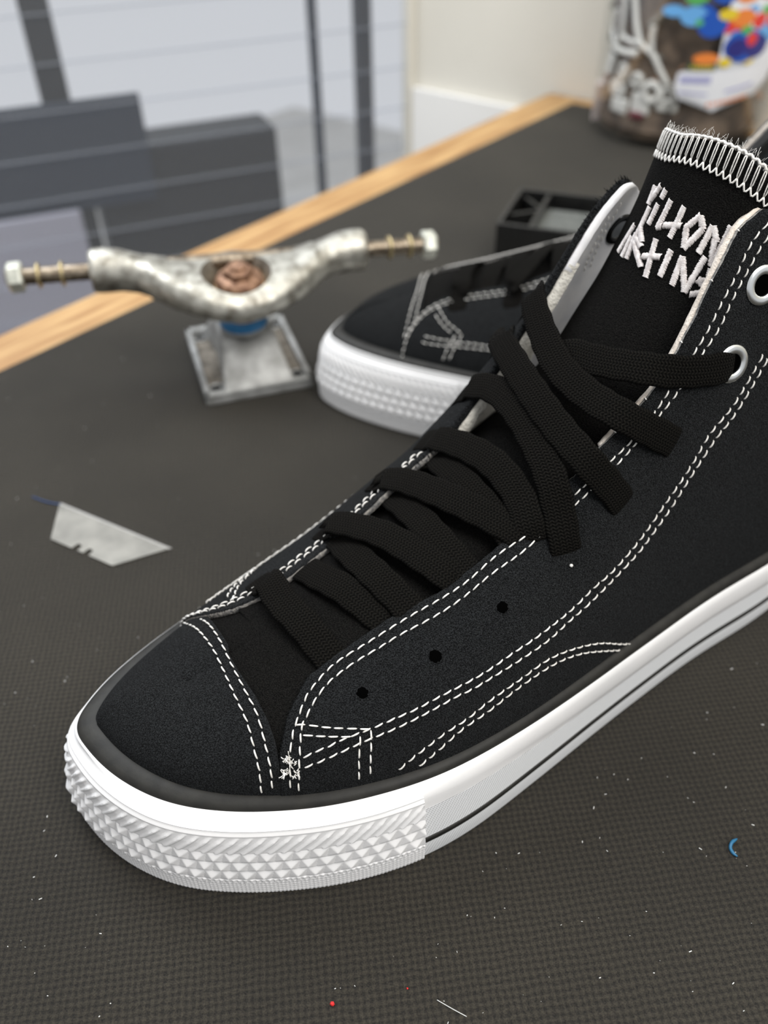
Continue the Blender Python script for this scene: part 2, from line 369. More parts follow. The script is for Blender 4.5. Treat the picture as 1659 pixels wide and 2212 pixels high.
def LAST(side, q, v):
    """surface of the last: q toe(0)..heel(1) along the feather line, v feather(0)..spine(1)"""
    q = np.asarray(q, float); v = np.asarray(v, float); x = q*599; j = np.clip(x.astype(int), 0, 598); f = x-j
    C = SC[side]; B = C[j]*(1-f)[..., None]+C[j+1]*f[..., None]
    sB = B[..., 0]
    s0 = C[0, 0]; s1 = C[-1, 0]
    sc = sB+24*np.exp(-(sB-s0)/26)-26*np.exp((sB-s1)/30)
    tc = sm_interp(sc, TCn); H = sm_interp(sc, HV if side > 0 else HVF); p = sm_interp(sc, PN if side > 0 else PF)
    th = np.clip(v, 0, 1)*np.pi/2
    w = 1-np.cos(th)**(2/p); g = np.sin(th)**(2/p)
    # stretch so that the parameter is gentler near both ends
    return np.stack([sB+(sc-sB)*w, B[..., 1]+(tc-B[..., 1])*w, ZF+(H-ZF)*g], -1)
HVF = _calib()
def normal(fn, a, b, e=2e-3):
    a = np.asarray(a, float); b = np.asarray(b, float)
    da = fn(np.clip(a+e, 0, 1), b)-fn(np.clip(a-e, 0, 1), b); db = fn(a, np.clip(b+e, 0, .998))-fn(a, np.clip(b-e, .001, .998))
    n = np.cross(da, db); n /= np.linalg.norm(n, axis=-1)[..., None]+1e-12; return n
def near(q, v): return LAST(1, q, v)
def far(q, v): return LAST(-1, q, v)
def outward(fn, q, v):
    n = normal(fn, q, v); P = fn(np.asarray(q, float), np.asarray(v, float)); s = P[..., 0]
    ds = s-np.clip(s, 45, 228); dt = P[..., 1]-np.interp(s, *TCn); L = np.sqrt(ds*ds+dt*dt)+1e-6
    return n*np.where((n[..., 0]*ds+n[..., 1]*dt)/L+.4*n[..., 2] < 0, -1, 1)[..., None]
def spine_blend(side, q, v, n):
    C = SC[side]; sB = np.interp(np.asarray(q)*599, np.arange(600), C[:, 0]); sc = sB+24*np.exp(-(sB-C[0, 0])/26)-26*np.exp((sB-C[-1, 0])/30)
    dH = (sm_interp(sc+2, HV)-sm_interp(sc-2, HV))/4; m = np.stack([-dH, 0*dH, 1+0*dH], -1); m /= np.linalg.norm(m, axis=-1)[..., None]
    w = np.clip((np.asarray(v)-.86)/.12, 0, 1)*np.clip((110-sc)/20, 0, 1); w = (w*w*(3-2*w))[..., None]; n = n*(1-w)+m*w; return n/(np.linalg.norm(n, axis=-1)[..., None]+1e-12)
def nrm_near(q, v):
    return spine_blend(1, q, v, outward(near, q, v))
def nrm_far(q, v):
    return spine_blend(-1, q, v, outward(far, q, v))

ZT = ([50, 60, 80, 100, 120, 140, 155, 170, 182, 196, 208, 220], [51, 55, 61, 67, 73.5, 83, 94, 107, 120, 138, 147, 150])
def TOPS(a, b):
    """smooth bridge between the two eyestay edges (laces lie on it)"""
    s = 50+170*np.asarray(a, float); t = -40+80*np.asarray(b, float)
    return np.stack([s, t, sm_interp(s, ZT)-0.0065*(t-sm_interp(s, TCn)-0)**2], -1)
def nrm_tops(a, b):
    n = normal(TOPS, a, b); return n*np.where(n[..., 2] < 0, -1, 1)[..., None]
TS = ([0, .12, .3, .5, .62, .74, .84, .92, 1.0], [66, 84, 110, 140, 158, 176, 190, 199, 205.5])
TZ = ([0, .12, .3, .5, .62, .74, .84, .92, 1.0], [54, 58.5, 67, 78, 89, 105, 124, 142, 163])
TW = ([0, .5, .8, .9, 1.0], [21, 25, 24.8, 22.6, 21.6]); TK = ([0, .5, .75, 1.0], [.007, .010, .016, .020])
def TONGUE(a, b):
    a = np.asarray(a, float); b = np.asarray(b, float)
    s = sm_interp(a, TS); zc = sm_interp(a, TZ); w = sm_interp(a, TW); k = sm_interp(a, TK)
    ds = sm_interp(np.clip(a+.01, 0, 1), TS)-sm_interp(np.clip(a-.01, 0, 1), TS); dz = sm_interp(np.clip(a+.01, 0, 1), TZ)-sm_interp(np.clip(a-.01, 0, 1), TZ)
    L = np.sqrt(ds*ds+dz*dz); nx, nz = -dz/L, ds/L
    t = (b*2-1)*w; d = k*t*t
    return np.stack([s-nx*d, sm_interp(s, TCn)+t*(1-.12*np.abs(b*2-1)**2), zc-nz*d], -1)
def nrm_tongue(a, b):
    n = normal(TONGUE, a, b); return n*np.where((n[..., 2]-.4*n[..., 0]) < 0, -1, 1)[..., None]

# shoe placement and the inverse (photo pixel -> surface parameter), used to trace the seams onto the shoe
PH1 = R(36); SA = np.array([math.cos(PH1), math.sin(PH1), 0]); SN = np.array([SA[1], -SA[0], 0]); SO = np.array([-83., 110., 0])
def to_world(X): X = np.asarray(X, float); return SO+X[..., :1]*SA+X[..., 1:2]*SN+X[..., 2:]*np.array([0, 0, 1.])
def project(X):
    d = to_world(X)-np.array([0, 0, CAM_H]); zz = d@cF
    return np.stack([829.5+CAM_F*(d@cR)/zz, 1106-CAM_F*(d@cU)/zz], -1)
class Picker:
    def __init__(s, fn, nf, na=500, nb=220, vmax=.995, off=0.0, sign=1, amin=0.0, amax=1.0):
        s.fn = fn; s.nf = nf; s.off = off
        s.A, s.B = np.meshgrid(np.linspace(amin, amax, na), np.linspace(0.002, vmax, nb), indexing='ij')
        s.P = fn(s.A, s.B); n = nf(s.A, s.B); s.P = s.P+n*off; s.px = project(s.P)
        view = np.array([0, 0, CAM_H])-to_world(s.P); nw = n[..., :1]*SA+n[..., 1:2]*SN+n[..., 2:]*np.array([0, 0, 1.])
        s.ok = ((view*nw).sum(-1)*sign) > 0
    def __call__(s, pts):
        out = []
        for p in pts:
            d = ((s.px-np.array(p))**2).sum(-1)+np.where(s.ok, 0, 1e9); i, j = np.unravel_index(int(d.argmin()), d.shape)
            i2 = min(max(i, 1), s.A.shape[0]-2); j2 = min(max(j, 1), s.A.shape[1]-2)
            J = np.stack([(s.px[i2+1, j2]-s.px[i2-1, j2])/2, (s.px[i2, j2+1]-s.px[i2, j2-1])/2], 1)
            try: st = np.clip(np.linalg.solve(J, np.array(p)-s.px[i2, j2]), -1.2, 1.2)
            except Exception: st = np.zeros(2)
            da = s.A[1, 0]-s.A[0, 0]; db = s.B[0, 1]-s.B[0, 0]
            out.append((min(max(s.A[i2, j2]+st[0]*da, 0), 1), min(max(s.B[i2, j2]+st[1]*db, 0), .998)))
        return np.array(out)
pkN = Picker(near, nrm_near, off=1.4); pkT = Picker(TONGUE, nrm_tongue); pkL = Picker(TOPS, nrm_tops); pkF = Picker(far, nrm_far, off=-3.0, sign=-1, amin=.3)

def to_mesh_space(V): V = np.asarray(V, float); return np.stack([V[:, 0], -V[:, 1], V[:, 2]], 1)
def sobj(name, V, Fc, mat, parent, **kw):
    return obj(name, to_mesh_space(V), Fc, mat, parent, **kw)
def fixn(o):
    bm = bmesh.new(); bm.from_mesh(o.data); bmesh.ops.recalc_face_normals(bm, faces=bm.faces); bm.to_mesh(o.data); bm.free(); return o

shoe = empty('high_top_shoe', (SO[0], SO[1], 0), PH1, label='large black suede high-top skate shoe in the foreground, black laces, white rubber toe', cat='shoe', group='pair of black skate shoes')

# ---------------- sole
LEAN = np.array([3.8 if p[1] < -27 else float(np.clip(3.8-(p[1]+27)/16, .8, 3.8)) for p in outl])
for _ in range(400): LEAN = .5*LEAN+.25*(np.roll(LEAN, 1)+np.roll(LEAN, -1))
def sole_profile(i):
    """cross-section of the foxing at outline sample i: list of (outward offset from feather, z)"""
    d = dw[i]; k = np.clip((d-3.6)/4.6, 0, 1); f = d/12.4
    toe = [(-3,31.5),(-.4,34.2),(0,34.7),(.8*1,34.9),(4.6,34.5),(5.9,33.6),(6.2,32.9),(6.8,32.8),(9.9,31.6),(11.3,30.8),(12.0,29.6),(12.2,27.6),(12.5,25.5),(12.8,11.1),(12.8,10.7),(12.7,8.5),(12.7,8.1),(12.6,1.0),(12.0,0.0)]
    ws = [(-3,31.5),(-.4,34.2),(0,34.6),(1.2,34.9),(2.9,34.3),(3.6,32.6),(3.6,31.4),(4.0,31.0),(4.5,28.5),(4.7,23.5),(4.2,20.6),(3.8,19.9),(3.7,19.0),(3.6,10.8),(3.6,10.4),(3.5,8.2),(3.5,7.8),(3.5,1.0),(3.1,0.0)]
    out = []
    toe = [(o_-(LEAN[i]*np.clip((z_-14)/17, 0, 1) if o_ > 9 else 0), z_) for o_, z_ in toe]
    for (o1, z1), (o2, z2) in zip(toe, ws):
        o1 = o1*f*1.0 if o1 > 1 else o1
        
        out.append((o1*k+o2*(1-k), z1*k+z2*(1-k)))
    return out
prof = [sole_profile(i) for i in range(NO)]; NP = len(prof[0])
def sole_rows(r0, r1, extra=0.0):
    V = []; uv = []
    for r in range(r0, r1+1):
        for i in range(NO):
            o, zz = prof[i][r]; p = feat[i]+on[i]*(o+extra); V.append((p[0], p[1], zz)); uv.append((arc[i], zz))
    return V, uv
def sole_part(name, r0, r1, mat, cap_top=False, cap_bot=False, extra=0.0, parent=shoe, flip=True):
    V, uv = sole_rows(r0, r1, extra); nr = r1-r0+1; F = grid_faces(nr, NO, True)
    if cap_top: F.append(tuple(range(NO)))
    if cap_bot: F.append(tuple(range((nr-1)*NO, nr*NO))[::-1])
    return fixn(sobj(name, V, F, mat, parent, uv=uv))
sole_part('black_foxing_band', 0, 6, M['blackrubber'], cap_top=True)
sole_part('midsole', 6, 12, M['rubber'])
sole_part('textured_foxing', 12, 18, M['foxing'], cap_bot=True)
# pinstripe: a thin black raised line round the foxing
V = []
for i in range(NO):
    o1, z1 = prof[i][14]; o2, z2 = prof[i][15]
    for o, zz in ((o1-.3, z1+.1), (o1+.35, z1), (o2+.35, z2), (o2-.3, z2-.1)):
        p = feat[i]+on[i]*o; V.append((p[0], p[1], zz))
V = np.array(V)
F = []
for i in range(NO):
    j = (i+1) % NO
    for k in range(4): F.append((i*4+k, j*4+k, j*4+(k+1) % 4, i*4+(k+1) % 4))
# leave the toe out (the bumper covers it)
keep = [f for f in F if not (outl[f[0]//4][0] < 78)]
fixn(sobj('pinstripe', V, keep, M['blackrubber'], shoe))

def tri(x): x = x-np.floor(x); return 1-np.abs(2*x-1)
def bumper():
    sel = [i for i in range(NO) if outl[i, 0] < (81 if outl[i, 1] > -25 else 84)]
    # order along the outline as one run
    sel = sorted(sel, key=lambda i: (i+NO//2) % NO if True else i)
    run = sel
    # find the break
    br = [k for k in range(1, len(run)) if run[k]-run[k-1] > 1]
    if br: run = run[br[0]:]+run[:br[0]]
    P = outl[run]; n2 = on[run]; fe = feat[run]; pr = np.array([prof[i] for i in run])
    A = np.r_[0, np.cumsum(np.linalg.norm(np.diff(P, axis=0), axis=1))]
    nc = int(A[-1]/0.30); a = np.linspace(0, A[-1], nc)
    def I(Y): return np.interp(a, A, Y)
    fx, fy, nx, ny = I(fe[:, 0]), I(fe[:, 1]), I(n2[:, 0]), I(n2[:, 1])
    L = np.hypot(nx, ny); nx /= L; ny /= L
    zz = np.r_[np.linspace(30.2, 0.25, 105)]
    V = []; uv = []
    po = np.array([[np.interp(-q, -pr[k, 8:, 1], pr[k, 8:, 0]) for q in zz] for k in range(0, len(run), 4)])
    kk = A[::4][:len(po)]
    for r, q in enumerate(zz):
        o = np.interp(a, kk, po[:, r])
        h = np.zeros_like(a)+0.55
        if q > 28.2: h += .25*math.sin((q-28.2)/2.0*math.pi*2)
        elif q > 21.3:
            x = (a- (q-21)*0.95)/3.5; w = tri(x); h += 0.62*np.clip((w-.45)*3.2, 0, 1)*min(1, (q-21.3)/.6, (28.2-q)/1.6)
            h += 0.15
        elif q > 8.6:
            rr = (q-8.6)/4.25; row = math.floor(rr); fy_ = abs((rr-row)*2-1)
            fx_ = np.abs(2*((a/4.6+row*0.33-(rr-row)*.22) % 1)-1)
            h += 1.15*(1-np.maximum(fx_, fy_))+.1
        elif q > 7.0:
            h += .25+.25*np.clip((tri(a/1.6)-.35)*4, 0, 1)
        else:
            rr = q/1.1; fy_ = abs((rr-math.floor(rr))*2-1); fx_ = np.abs(2*((a/1.1) % 1)-1)
            h += .28*(1-np.maximum(fx_, fy_)) - (0.25 if q > 6.4 else 0)
        oo = o+h
        V += list(np.stack([fx+nx*oo, fy+ny*oo, np.full_like(a, q)], 1))
    nr = len(zz); ins = 1.2
    # inner skin closes the band
    for r, q in enumerate((0.25, 30.2)):
        o = np.interp(a, kk, po[:, -1 if r == 0 else 0])-ins
        V += list(np.stack([fx+nx*o, fy+ny*o, np.full_like(a, q)], 1))
    F = grid_faces(nr, nc); F += grid_faces(3, nc, base=(nr-1)*nc)
    b0 = 0; b1 = (nr+1)*nc
    for j in range(nc-1): F.append((b1+j, b1+j+1, b0+j+1, b0+j))
    for col in (0, nc-1): F.append(tuple(r*nc+col for r in range(nr+2)))
    return autosmooth(fixn(sobj('toe_bumper', V, F, M['rubber'], shoe)), 22)
bumper()

# ---------------- upper
def patch(name, A, B, fn, nf, lift, mat, flip=False, parent=shoe):
    """single-skin patch on a parametric surface"""
    P = fn(A, B)+nf(A, B)*lift; nr, nc = A.shape
    return fixn(sobj(name, P.reshape(-1, 3), grid_faces(nr, nc), mat, parent))
def panel(name, A, B, fn, nf, lo, hi, mats, parent=shoe, rim=1, jitter=0.0, dark_from=10**9):
    """closed panel between two offsets of a surface; last row of A/B = free edge (gets material 1)"""
    P = fn(A, B); n = nf(A, B); nr, nc = A.shape
    if jitter: P[-1] += rng.normal(0, jitter, P[-1].shape)
    top = (P+n*hi); top[-1] -= n[-1]*(hi-lo)*.22
    bot = P+n*lo
    V = np.vstack([top.reshape(-1, 3), bot.reshape(-1, 3)]); k = nr*nc
    F = grid_faces(nr, nc); mi = [0]*len(F)
    G = grid_faces(nr, nc, base=k, flip=True); F += G; mi += [2 if len(mats) > 2 else 0]*len(G)
    def strip(idx, m):
        for a, b in zip(idx[:-1], idx[1:]): F.append((a, b, b+k, a+k)); mi.append(m)
    strip([(nr-1)*nc+j for j in range(min(nc, dark_from+1))], 1); strip([(nr-1)*nc+j for j in range(min(nc-1, dark_from), nc)], 0); strip([j for j in range(nc)], 0)
    strip([i*nc for i in range(nr)], 1 if rim > 1 else 0); strip([i*nc+nc-1 for i in range(nr)], 1 if rim > 1 else 0)
    return fixn(sobj(name, V, F, mats, parent, mi=mi))

# vamp: whole front of the last (both sides meet on the spine)
def q_of_s(side, s):
    return float(np.interp(s, SC[side][:, 0], np.linspace(0, 1, 600)))
rows = np.linspace(0, 1, 60)**1.0
def both(qn, qf, vs, n=90):
    """grid running from near end over the toe to far end; returns points and normals"""
    Q = [(1, q) for q in np.linspace(qn, 0, n)]+[(-1, q) for q in np.linspace(0, qf, n)][1:]
    return Q
def front_shell(name, qn_of_v, qf_of_v, lift, mats, n=110, nv=64, thick=1.2):
    """cap-like shell covering both sides of the toe: rows over v, columns from near end to far end"""
    V = []; vs = np.sin(np.linspace(0, 1, nv)*math.pi/2)**1.0
    vs = np.linspace(0, .999, nv)
    for layer in (lift, lift-thick):
        for v in vs:
            qa = np.linspace(qn_of_v(v), 0, n); qb = np.linspace(0, qf_of_v(v), n)[1:]
            P = near(qa, np.full(n, v)); nn = nrm_near(qa, np.full(n, min(max(v, .003), .985)))
            P2 = far(qb, np.full(n-1, v)); n2 = nrm_far(qb, np.full(n-1, min(max(v, .003), .985)))
            V += list(P+nn*layer)+list(P2+n2*layer)
    nc = 2*n-1; k = nv*nc
    F = grid_faces(nv, nc); mi = [0]*len(F); G = grid_faces(nv, nc, base=k); F += G; mi += [0]*len(G)
    for c in (0, nc-1):
        for i in range(nv-1): F.append((i*nc+c, (i+1)*nc+c, (i+1)*nc+c+k, i*nc+c+k)); mi.append(1)
    # spine: join the near half to the far half
    top = (nv-1)*nc
    for j in range(n-1):
        a, b = top+j, top+j+1; c, d = top+nc-1-j-1, top+nc-1-j
        F.append((a, b, c, d)); mi.append(0)
    return fixn(sobj(name, V, F, mats, shoe, mi=mi))
vamp_q = q_of_s(1, 96); vamp_f = q_of_s(-1, 96)
front_shell('vamp', lambda v: vamp_q, lambda v: vamp_f, 0.0, [M['vamp'], M['vamp']], thick=.8)
cap_px = [(607,1716),(605,1674),(594,1604),(577,1555),(550,1501),(512,1446),(491,1392),(458,1341),(425,1319)]
pkFo = Picker(far, nrm_far, off=1.4, amax=.5)
def pick_both(px):
    """list of (side, q, v): whichever half of the last shows that point"""
    out = []
    for p in px:
        a = pkN([p])[0]; b = pkFo([p])[0]
        da = np.linalg.norm(project(near(a[0], a[1])+nrm_near(a[0], a[1])*1.4)-np.array(p)); db = np.linalg.norm(project(far(b[0], b[1])+nrm_far(b[0], b[1])*1.4)-np.array(p))
        out.append((1, *a) if da <= db else (-1, *b))
    return out
cb = pick_both(cap_px); cqn = np.array([c[1:] for c in cb if c[0] > 0]); cqf = np.array([c[1:] for c in cb if c[0] < 0])
cqn = cqn[np.argsort(cqn[:, 1])]; vN = cqn[:, 1]; qN = cqn[:, 0]
q1n = float(qN[-1]+(qN[-1]-qN[-3])/(vN[-1]-vN[-3]+1e-6)*(1-vN[-1])) if vN[-1] < .97 else float(qN[-1])
def cap_near(v): return float(np.interp(v, np.r_[0, vN, 1], np.r_[qN[0], qN, q1n]))
s_sp = near(np.array(q1n), np.array(.998))[0]
fq = np.linspace(0, .5, 600); fsp = far(fq, np.full(600, .998))[:, 0]; q1f = float(np.interp(s_sp, fsp, fq))
if len(cqf): cqf = cqf[np.argsort(cqf[:, 1])]; vF, qF = cqf[:, 1], cqf[:, 0]
else: vF, qF = np.array([.5]), np.array([q1f+(cap_near(.5)-q1n)])
print('CAP', cb, q1n, q1f)
def cap_far(v): return float(np.interp(v, np.r_[0, vF, 1], np.r_[q_of_s(-1, 60), qF, q1f]))
front_shell('toe_cap', cap_near, cap_far, 1.3, [M['suede'], M['suede']], thick=1.3)

# quarters
near_edge_px = [(603,1716),(605,1647),(610,1604),(621,1550),(643,1501),(666,1461),(685,1445),(713,1420),(740,1403),(850,1329),(962,1271),(1011,1232),(1060,1193),(1113,1149),(1146,1124),(1210,1055),(1257,1015),(1290,975),(1330,935),(1375,885),(1415,840),(1460,765),(1500,690),(1527,631),(1549,590),(1571,546),(1588,514),(1607,486),(1631,466),(1659,452)]
eq = pkN(near_edge_px)
def v_at_z(side, q, z):
    vv = np.linspace(.02, .97, 150); Z = (near if side > 0 else far)(np.full(150, q), vv)[:, 2]; return float(np.interp(z, Z, vv))

edge_n = list(map(tuple, eq)); edge_n[0] = (edge_n[0][0], 0.0)
lastq = edge_n[-1][0]; zl = near(np.array(lastq), np.array(edge_n[-1][1]))[2]
for q in np.linspace(lastq+.03, 1.0, 14):
    s_ = near(np.array(q), np.array(0.0))[0]; edge_n.append((q, v_at_z(1, q, np.interp(s_, [SC[1][int(lastq*599), 0], 235, 260, 290], [zl+1, 128, 116, 118]))))
EN = spline(edge_n, 420)
EN[:, 0] = np.maximum.accumulate(EN[:, 0]); EN[0, 1] = 0
FE = [(57.5,-37,0),(60,-30,0),(65,-24,0),(72,-20.5,0),(80,-19,0),(100,-19,0),(120,-19,0),(140,-19,0),(160,-20,0),(180,-21,0),(192,-21,0),(200,-21,0),(206,-21,0),(212,-22,0),(216,-24,0)]
def far_uv(s, t):
    A, B = np.meshgrid(np.linspace(0, 1, 400), np.linspace(0, .995, 240), indexing='ij')
    if not hasattr(far_uv, 'P'): far_uv.P = far(A, B)
    d = (far_uv.P[..., 0]-s)**2+(far_uv.P[..., 1]-t)**2; i, j = np.unravel_index(int(d.argmin()), d.shape); return (A[i, j], B[i, j])
fe = [far_uv(s, t) for s, t, _ in FE]
edge_f = [(q_of_s(-1, 56.5), 0.0), ((q_of_s(-1, 56.5)+fe[0][0])/2, fe[0][1]*.5)]+fe
lastf = edge_f[-1][0]; zl = far(np.array(lastf), np.array(edge_f[-1][1]))[2]
for q in np.linspace(lastf+.035, 1.0, 14):
    s_ = far(np.array(q), np.array(0.0))[0]; edge_f.append((q, v_at_z(-1, q, np.interp(s_, [SC[-1][int(lastf*599), 0], 235, 260, 290], [zl, 126, 112, 114]))))
EF = spline(edge_f, 420); EF[:, 0] = np.maximum.accumulate(EF[:, 0]); EF[0, 1] = 0

def quarter(name, E, fn, nf, lo, hi, mats, c0=0, c1=None, vlow=0.0, vtop=1.0, nr=60, **kw):
    E = E[c0:c1]; A = np.tile(E[:, 0], (nr, 1)); r = np.linspace(0, 1, nr)[:, None]; B = vlow+(E[:, 1][None]*vtop-vlow)*r
    return panel(name, A, B, fn, nf, lo, hi, mats, jitter=0.07, **kw)
quarter('quarter_panel', EN, near, nrm_near, 0.15, 1.5, [M['suede'], M['cut'], M['vamp']])
quarter('quarter_panel', EF, far, nrm_far, 0.15, 2.2, [M['suede'], M['cut'], M['vamp']], dark_from=int(np.argmax(far(EF[:, 0], EF[:, 1])[:, 0] > 140)))
LQF = 2.4
def first_s(E, fn, s):
    P = fn(E[:, 0], np.zeros(len(E))); return int(np.argmax(P[:, 0] > s))
cN = first_s(EN, near, 150); cF_ = first_s(EF, far, 140)
pN = near(EN[:, 0], EN[:, 1]); cN = int(np.argmax(pN[:, 0] > 160)); pF = far(EF[:, 0], EF[:, 1]); cF_ = int(np.argmax(pF[:, 0] > 134)); cW = int(np.argmax(pF[:, 0] > 185))
quarter('lining', EN, near, nrm_near, -2.2, 0.15, [M['cream'], M['cream'], M['lining']], c0=cN, vlow=.15, vtop=1.006)
quarter('lining', EF, far, nrm_far, -2.4, 0.15, [M['lining'], M['lining'], M['lining']], c0=cW, vlow=.2, vtop=1.004)
quarter('padding', EF, far, nrm_far, -3.4, 0.15, [M['padding'], M['padding'], M['padding']], c0=cF_, c1=cW+3, vlow=.25, vtop=1.004)

def collar_tube(E, fn, nf, c0, name='collar_padding'):
    P = fn(E[c0:, 0], E[c0:, 1])-nf(E[c0:, 0], np.minimum(E[c0:, 1], .9))*3.4; P[:, 2] -= 2.2
    mb = MB(); P = P[::4]; mb.tube(P, np.r_[2.0, 3.0, np.full(len(P)-2, 4.0)], 12); o = mb.build(name, M['padding'], shoe); o.data.transform(Matrix.Diagonal((1, -1, 1, 1))); return fixn(o)
collar_tube(EN, near, nrm_near, int(np.argmax(pN[:, 0] > 214))); collar_tube(EF, far, nrm_far, int(np.argmax(pF[:, 0] > 218)))
lo_ab = pkT([(1447,337),(1475,338),(1501,345),(1536,355),(1571,375),(1597,390),(1625,409),(1655,430)])
hi_ab = pkT([(1469,298),(1490,294),(1521,302),(1540,308),(1571,317),(1599,332),(1625,349),(1655,375)])
def fit_edge(ab):
    c = np.polyfit(ab[:, 1], ab[:, 0], 2); lo, hi = ab[:, 1].min(), ab[:, 1].max(); return lambda b: np.clip(np.polyval(c, np.clip(b, lo, hi)), .8, 1.0)
a_lo, a_hi = fit_edge(lo_ab), fit_edge(hi_ab)
A, B = np.meshgrid(np.linspace(0, 1, 140), np.linspace(0, 1, 60), indexing='ij'); A = A*a_hi(B)
tong = panel('tongue', A, B, TONGUE, nrm_tongue, -3.2, 0, [M['vamp'], M['vamp'], M['vamp']])
tong['label'] = 'black suede tongue with white embroidered lettering and white overlocked top edge'

# ---------------- stitching
def on_surf(fn, nf, uvp, lift):
    a, b = uvp[:, 0], uvp[:, 1]; return fn(a, b)+nf(a, b)*lift, nf(a, b)
def stitches(mb, P, Nn, period=3.25, dash=2.35, r=.245, skew=.12, ph=0.0):
    L = length(P); n = max(2, int(L/0.15)); Q = resample(np.hstack([P, Nn]), n) if False else None
    l = np.r_[0, np.cumsum(np.linalg.norm(np.diff(P, axis=0), axis=1))]
    def at(x): return np.array([np.interp(x, l, P[:, k]) for k in range(3)]), np.array([np.interp(x, l, Nn[:, k]) for k in range(3)])
    x = ph
    while x+dash < L:
        d = dash*random.uniform(.93, 1.05); pts = []
        p0, n0 = at(x); p1, _ = at(x+d); T = (p1-p0)/(np.linalg.norm(p1-p0)+1e-9); side = np.cross(T, n0); side /= np.linalg.norm(side)+1e-9
        for f, hgt in ((0, -.28), (.12, .05), (.35, .22), (.65, .22), (.88, .05), (1, -.28)):
            p, nn = at(x+d*f); nn = nn/(np.linalg.norm(nn)+1e-9); pts.append(p+nn*hgt+side*skew*(f-.5)*2)
        mb.tube(pts, [r*.6, r*.9, r, r, r*.9, r*.6], 6)
        x += period*random.uniform(.97, 1.03)
def seam(mb, px, pk, lift, **kw):
    uv = pk(px); uv = spline(uv, 200); P, n = on_surf(pk.fn, pk.nf, uv, lift)
    for _ in range(3): P[1:-1] = .5*P[1:-1]+.25*(P[2:]+P[:-2])
    stitches(mb, P, n, **kw); return uv
def mirror_seam(mb, uv, lift, **kw):
    # carry a near-side seam to the far side: same station (a little further back), same share of the panel's height
    uv = uv.copy(); sN = np.interp(uv[:, 0]*599, np.arange(600), SC[1][:, 0])+7; vN_ = np.interp(uv[:, 0], EN[:, 0], EN[:, 1])
    qf_ = np.interp(sN, SC[-1][:, 0], np.linspace(0, 1, 600)); vF_ = np.interp(qf_, EF[:, 0], EF[:, 1]); uv = np.stack([qf_, np.clip(uv[:, 1]/np.maximum(vN_, .05), 0, .97)*vF_], 1)
    P, n = on_surf(far, nrm_far, uv, lift); stitches(mb, P, n, **kw)

S1a = [(1659,481),(1635,503),(1612,540),(1599,572),(1584,605),(1557,652),(1532,707),(1500,759),(1437,854),(1409,898),(1338,977),(1254,1057),(1218,1086),(1167,1137),(1113,1173),(1060,1210),(1011,1256),(948,1297),(899,1324),(850,1354),(777,1400),(730,1429),(703,1453),(685,1474),(666,1498),(653,1527),(641,1559),(634,1580),(630,1607),(626,1639),(625,1713)]
S1b = [(1659,509),(1642,531),(1625,563),(1607,596),(1579,648),(1548,719),(1520,755),(1461,850),(1425,894),(1358,973),(1334,1001),(1266,1068),(1230,1100),(1169,1156),(1123,1197),(1060,1241),(1015,1280),(972,1312),(918,1344),(865,1371),(820,1400),(783,1421),(751,1442),(716,1469),(695,1493),(677,1519),(665,1543),(653,1567),(650,1591),(648,1625),(646,1665),(644,1710)]
S2a = [(655,1636),(687,1621),(711,1612),(735,1599),(785,1580),(825,1564),(854,1551),(878,1541),(908,1527),(931,1514),(977,1490),(1045,1453),(1104,1412),(1152,1380),(1206,1339),(1240,1310),(1279,1271),(1318,1237),(1362,1188),(1396,1144),(1429,1096),(1465,1045),(1501,989),(1528,941),(1564,898),(1588,866),(1628,798),(1659,743)]
S2b = [(658,1657),(690,1645),(719,1632),(756,1615),(793,1598),(838,1580),(892,1555),(939,1530),(987,1503),(1016,1490),(1069,1458),(1123,1424),(1182,1383),(1230,1339),(1269,1305),(1323,1251),(1377,1193),(1406,1154),(1453,1088),(1477,1049),(1516,989),(1548,941),(1580,902),(1620,838),(1659,770)]
S3a = [(860,1661),(899,1629),(957,1585),(1006,1553),(1060,1510),(1123,1466),(1182,1424),(1240,1400),(1289,1389),(1338,1390),(1382,1407)]
S3b = [(904,1653),(948,1617),(996,1575),(1055,1534),(1118,1485),(1191,1436),(1250,1412),(1304,1405),(1362,1417)]
mb = MB()
LQ = 1.72
ua = seam(mb, S1a, pkN, LQ); ub = seam(mb, S1b, pkN, LQ); mb.build('eyestay_stitching', M['thread'], shoe)
mb = MB(); u2a = seam(mb, S2a, pkN, LQ); u2b = seam(mb, S2b, pkN, LQ); mb.build('side_stitching', M['thread'], shoe)
mb = MB(); u3a = seam(mb, S3a, pkN, LQ); u3b = seam(mb, S3b, pkN, LQ); mb.build('arch_stitching', M['thread'], shoe)
mb = MB()
bx = [[(640,1566),(661,1566),(711,1572),(767,1574),(801,1575)], [(655,1588),(709,1591),(778,1591)], [(778,1591),(775,1639),(774,1685)], [(801,1577),(800,1639),(797,1687)]]
ubx = [seam(mb, p, pkN, LQ, skew=.04) for p in bx]
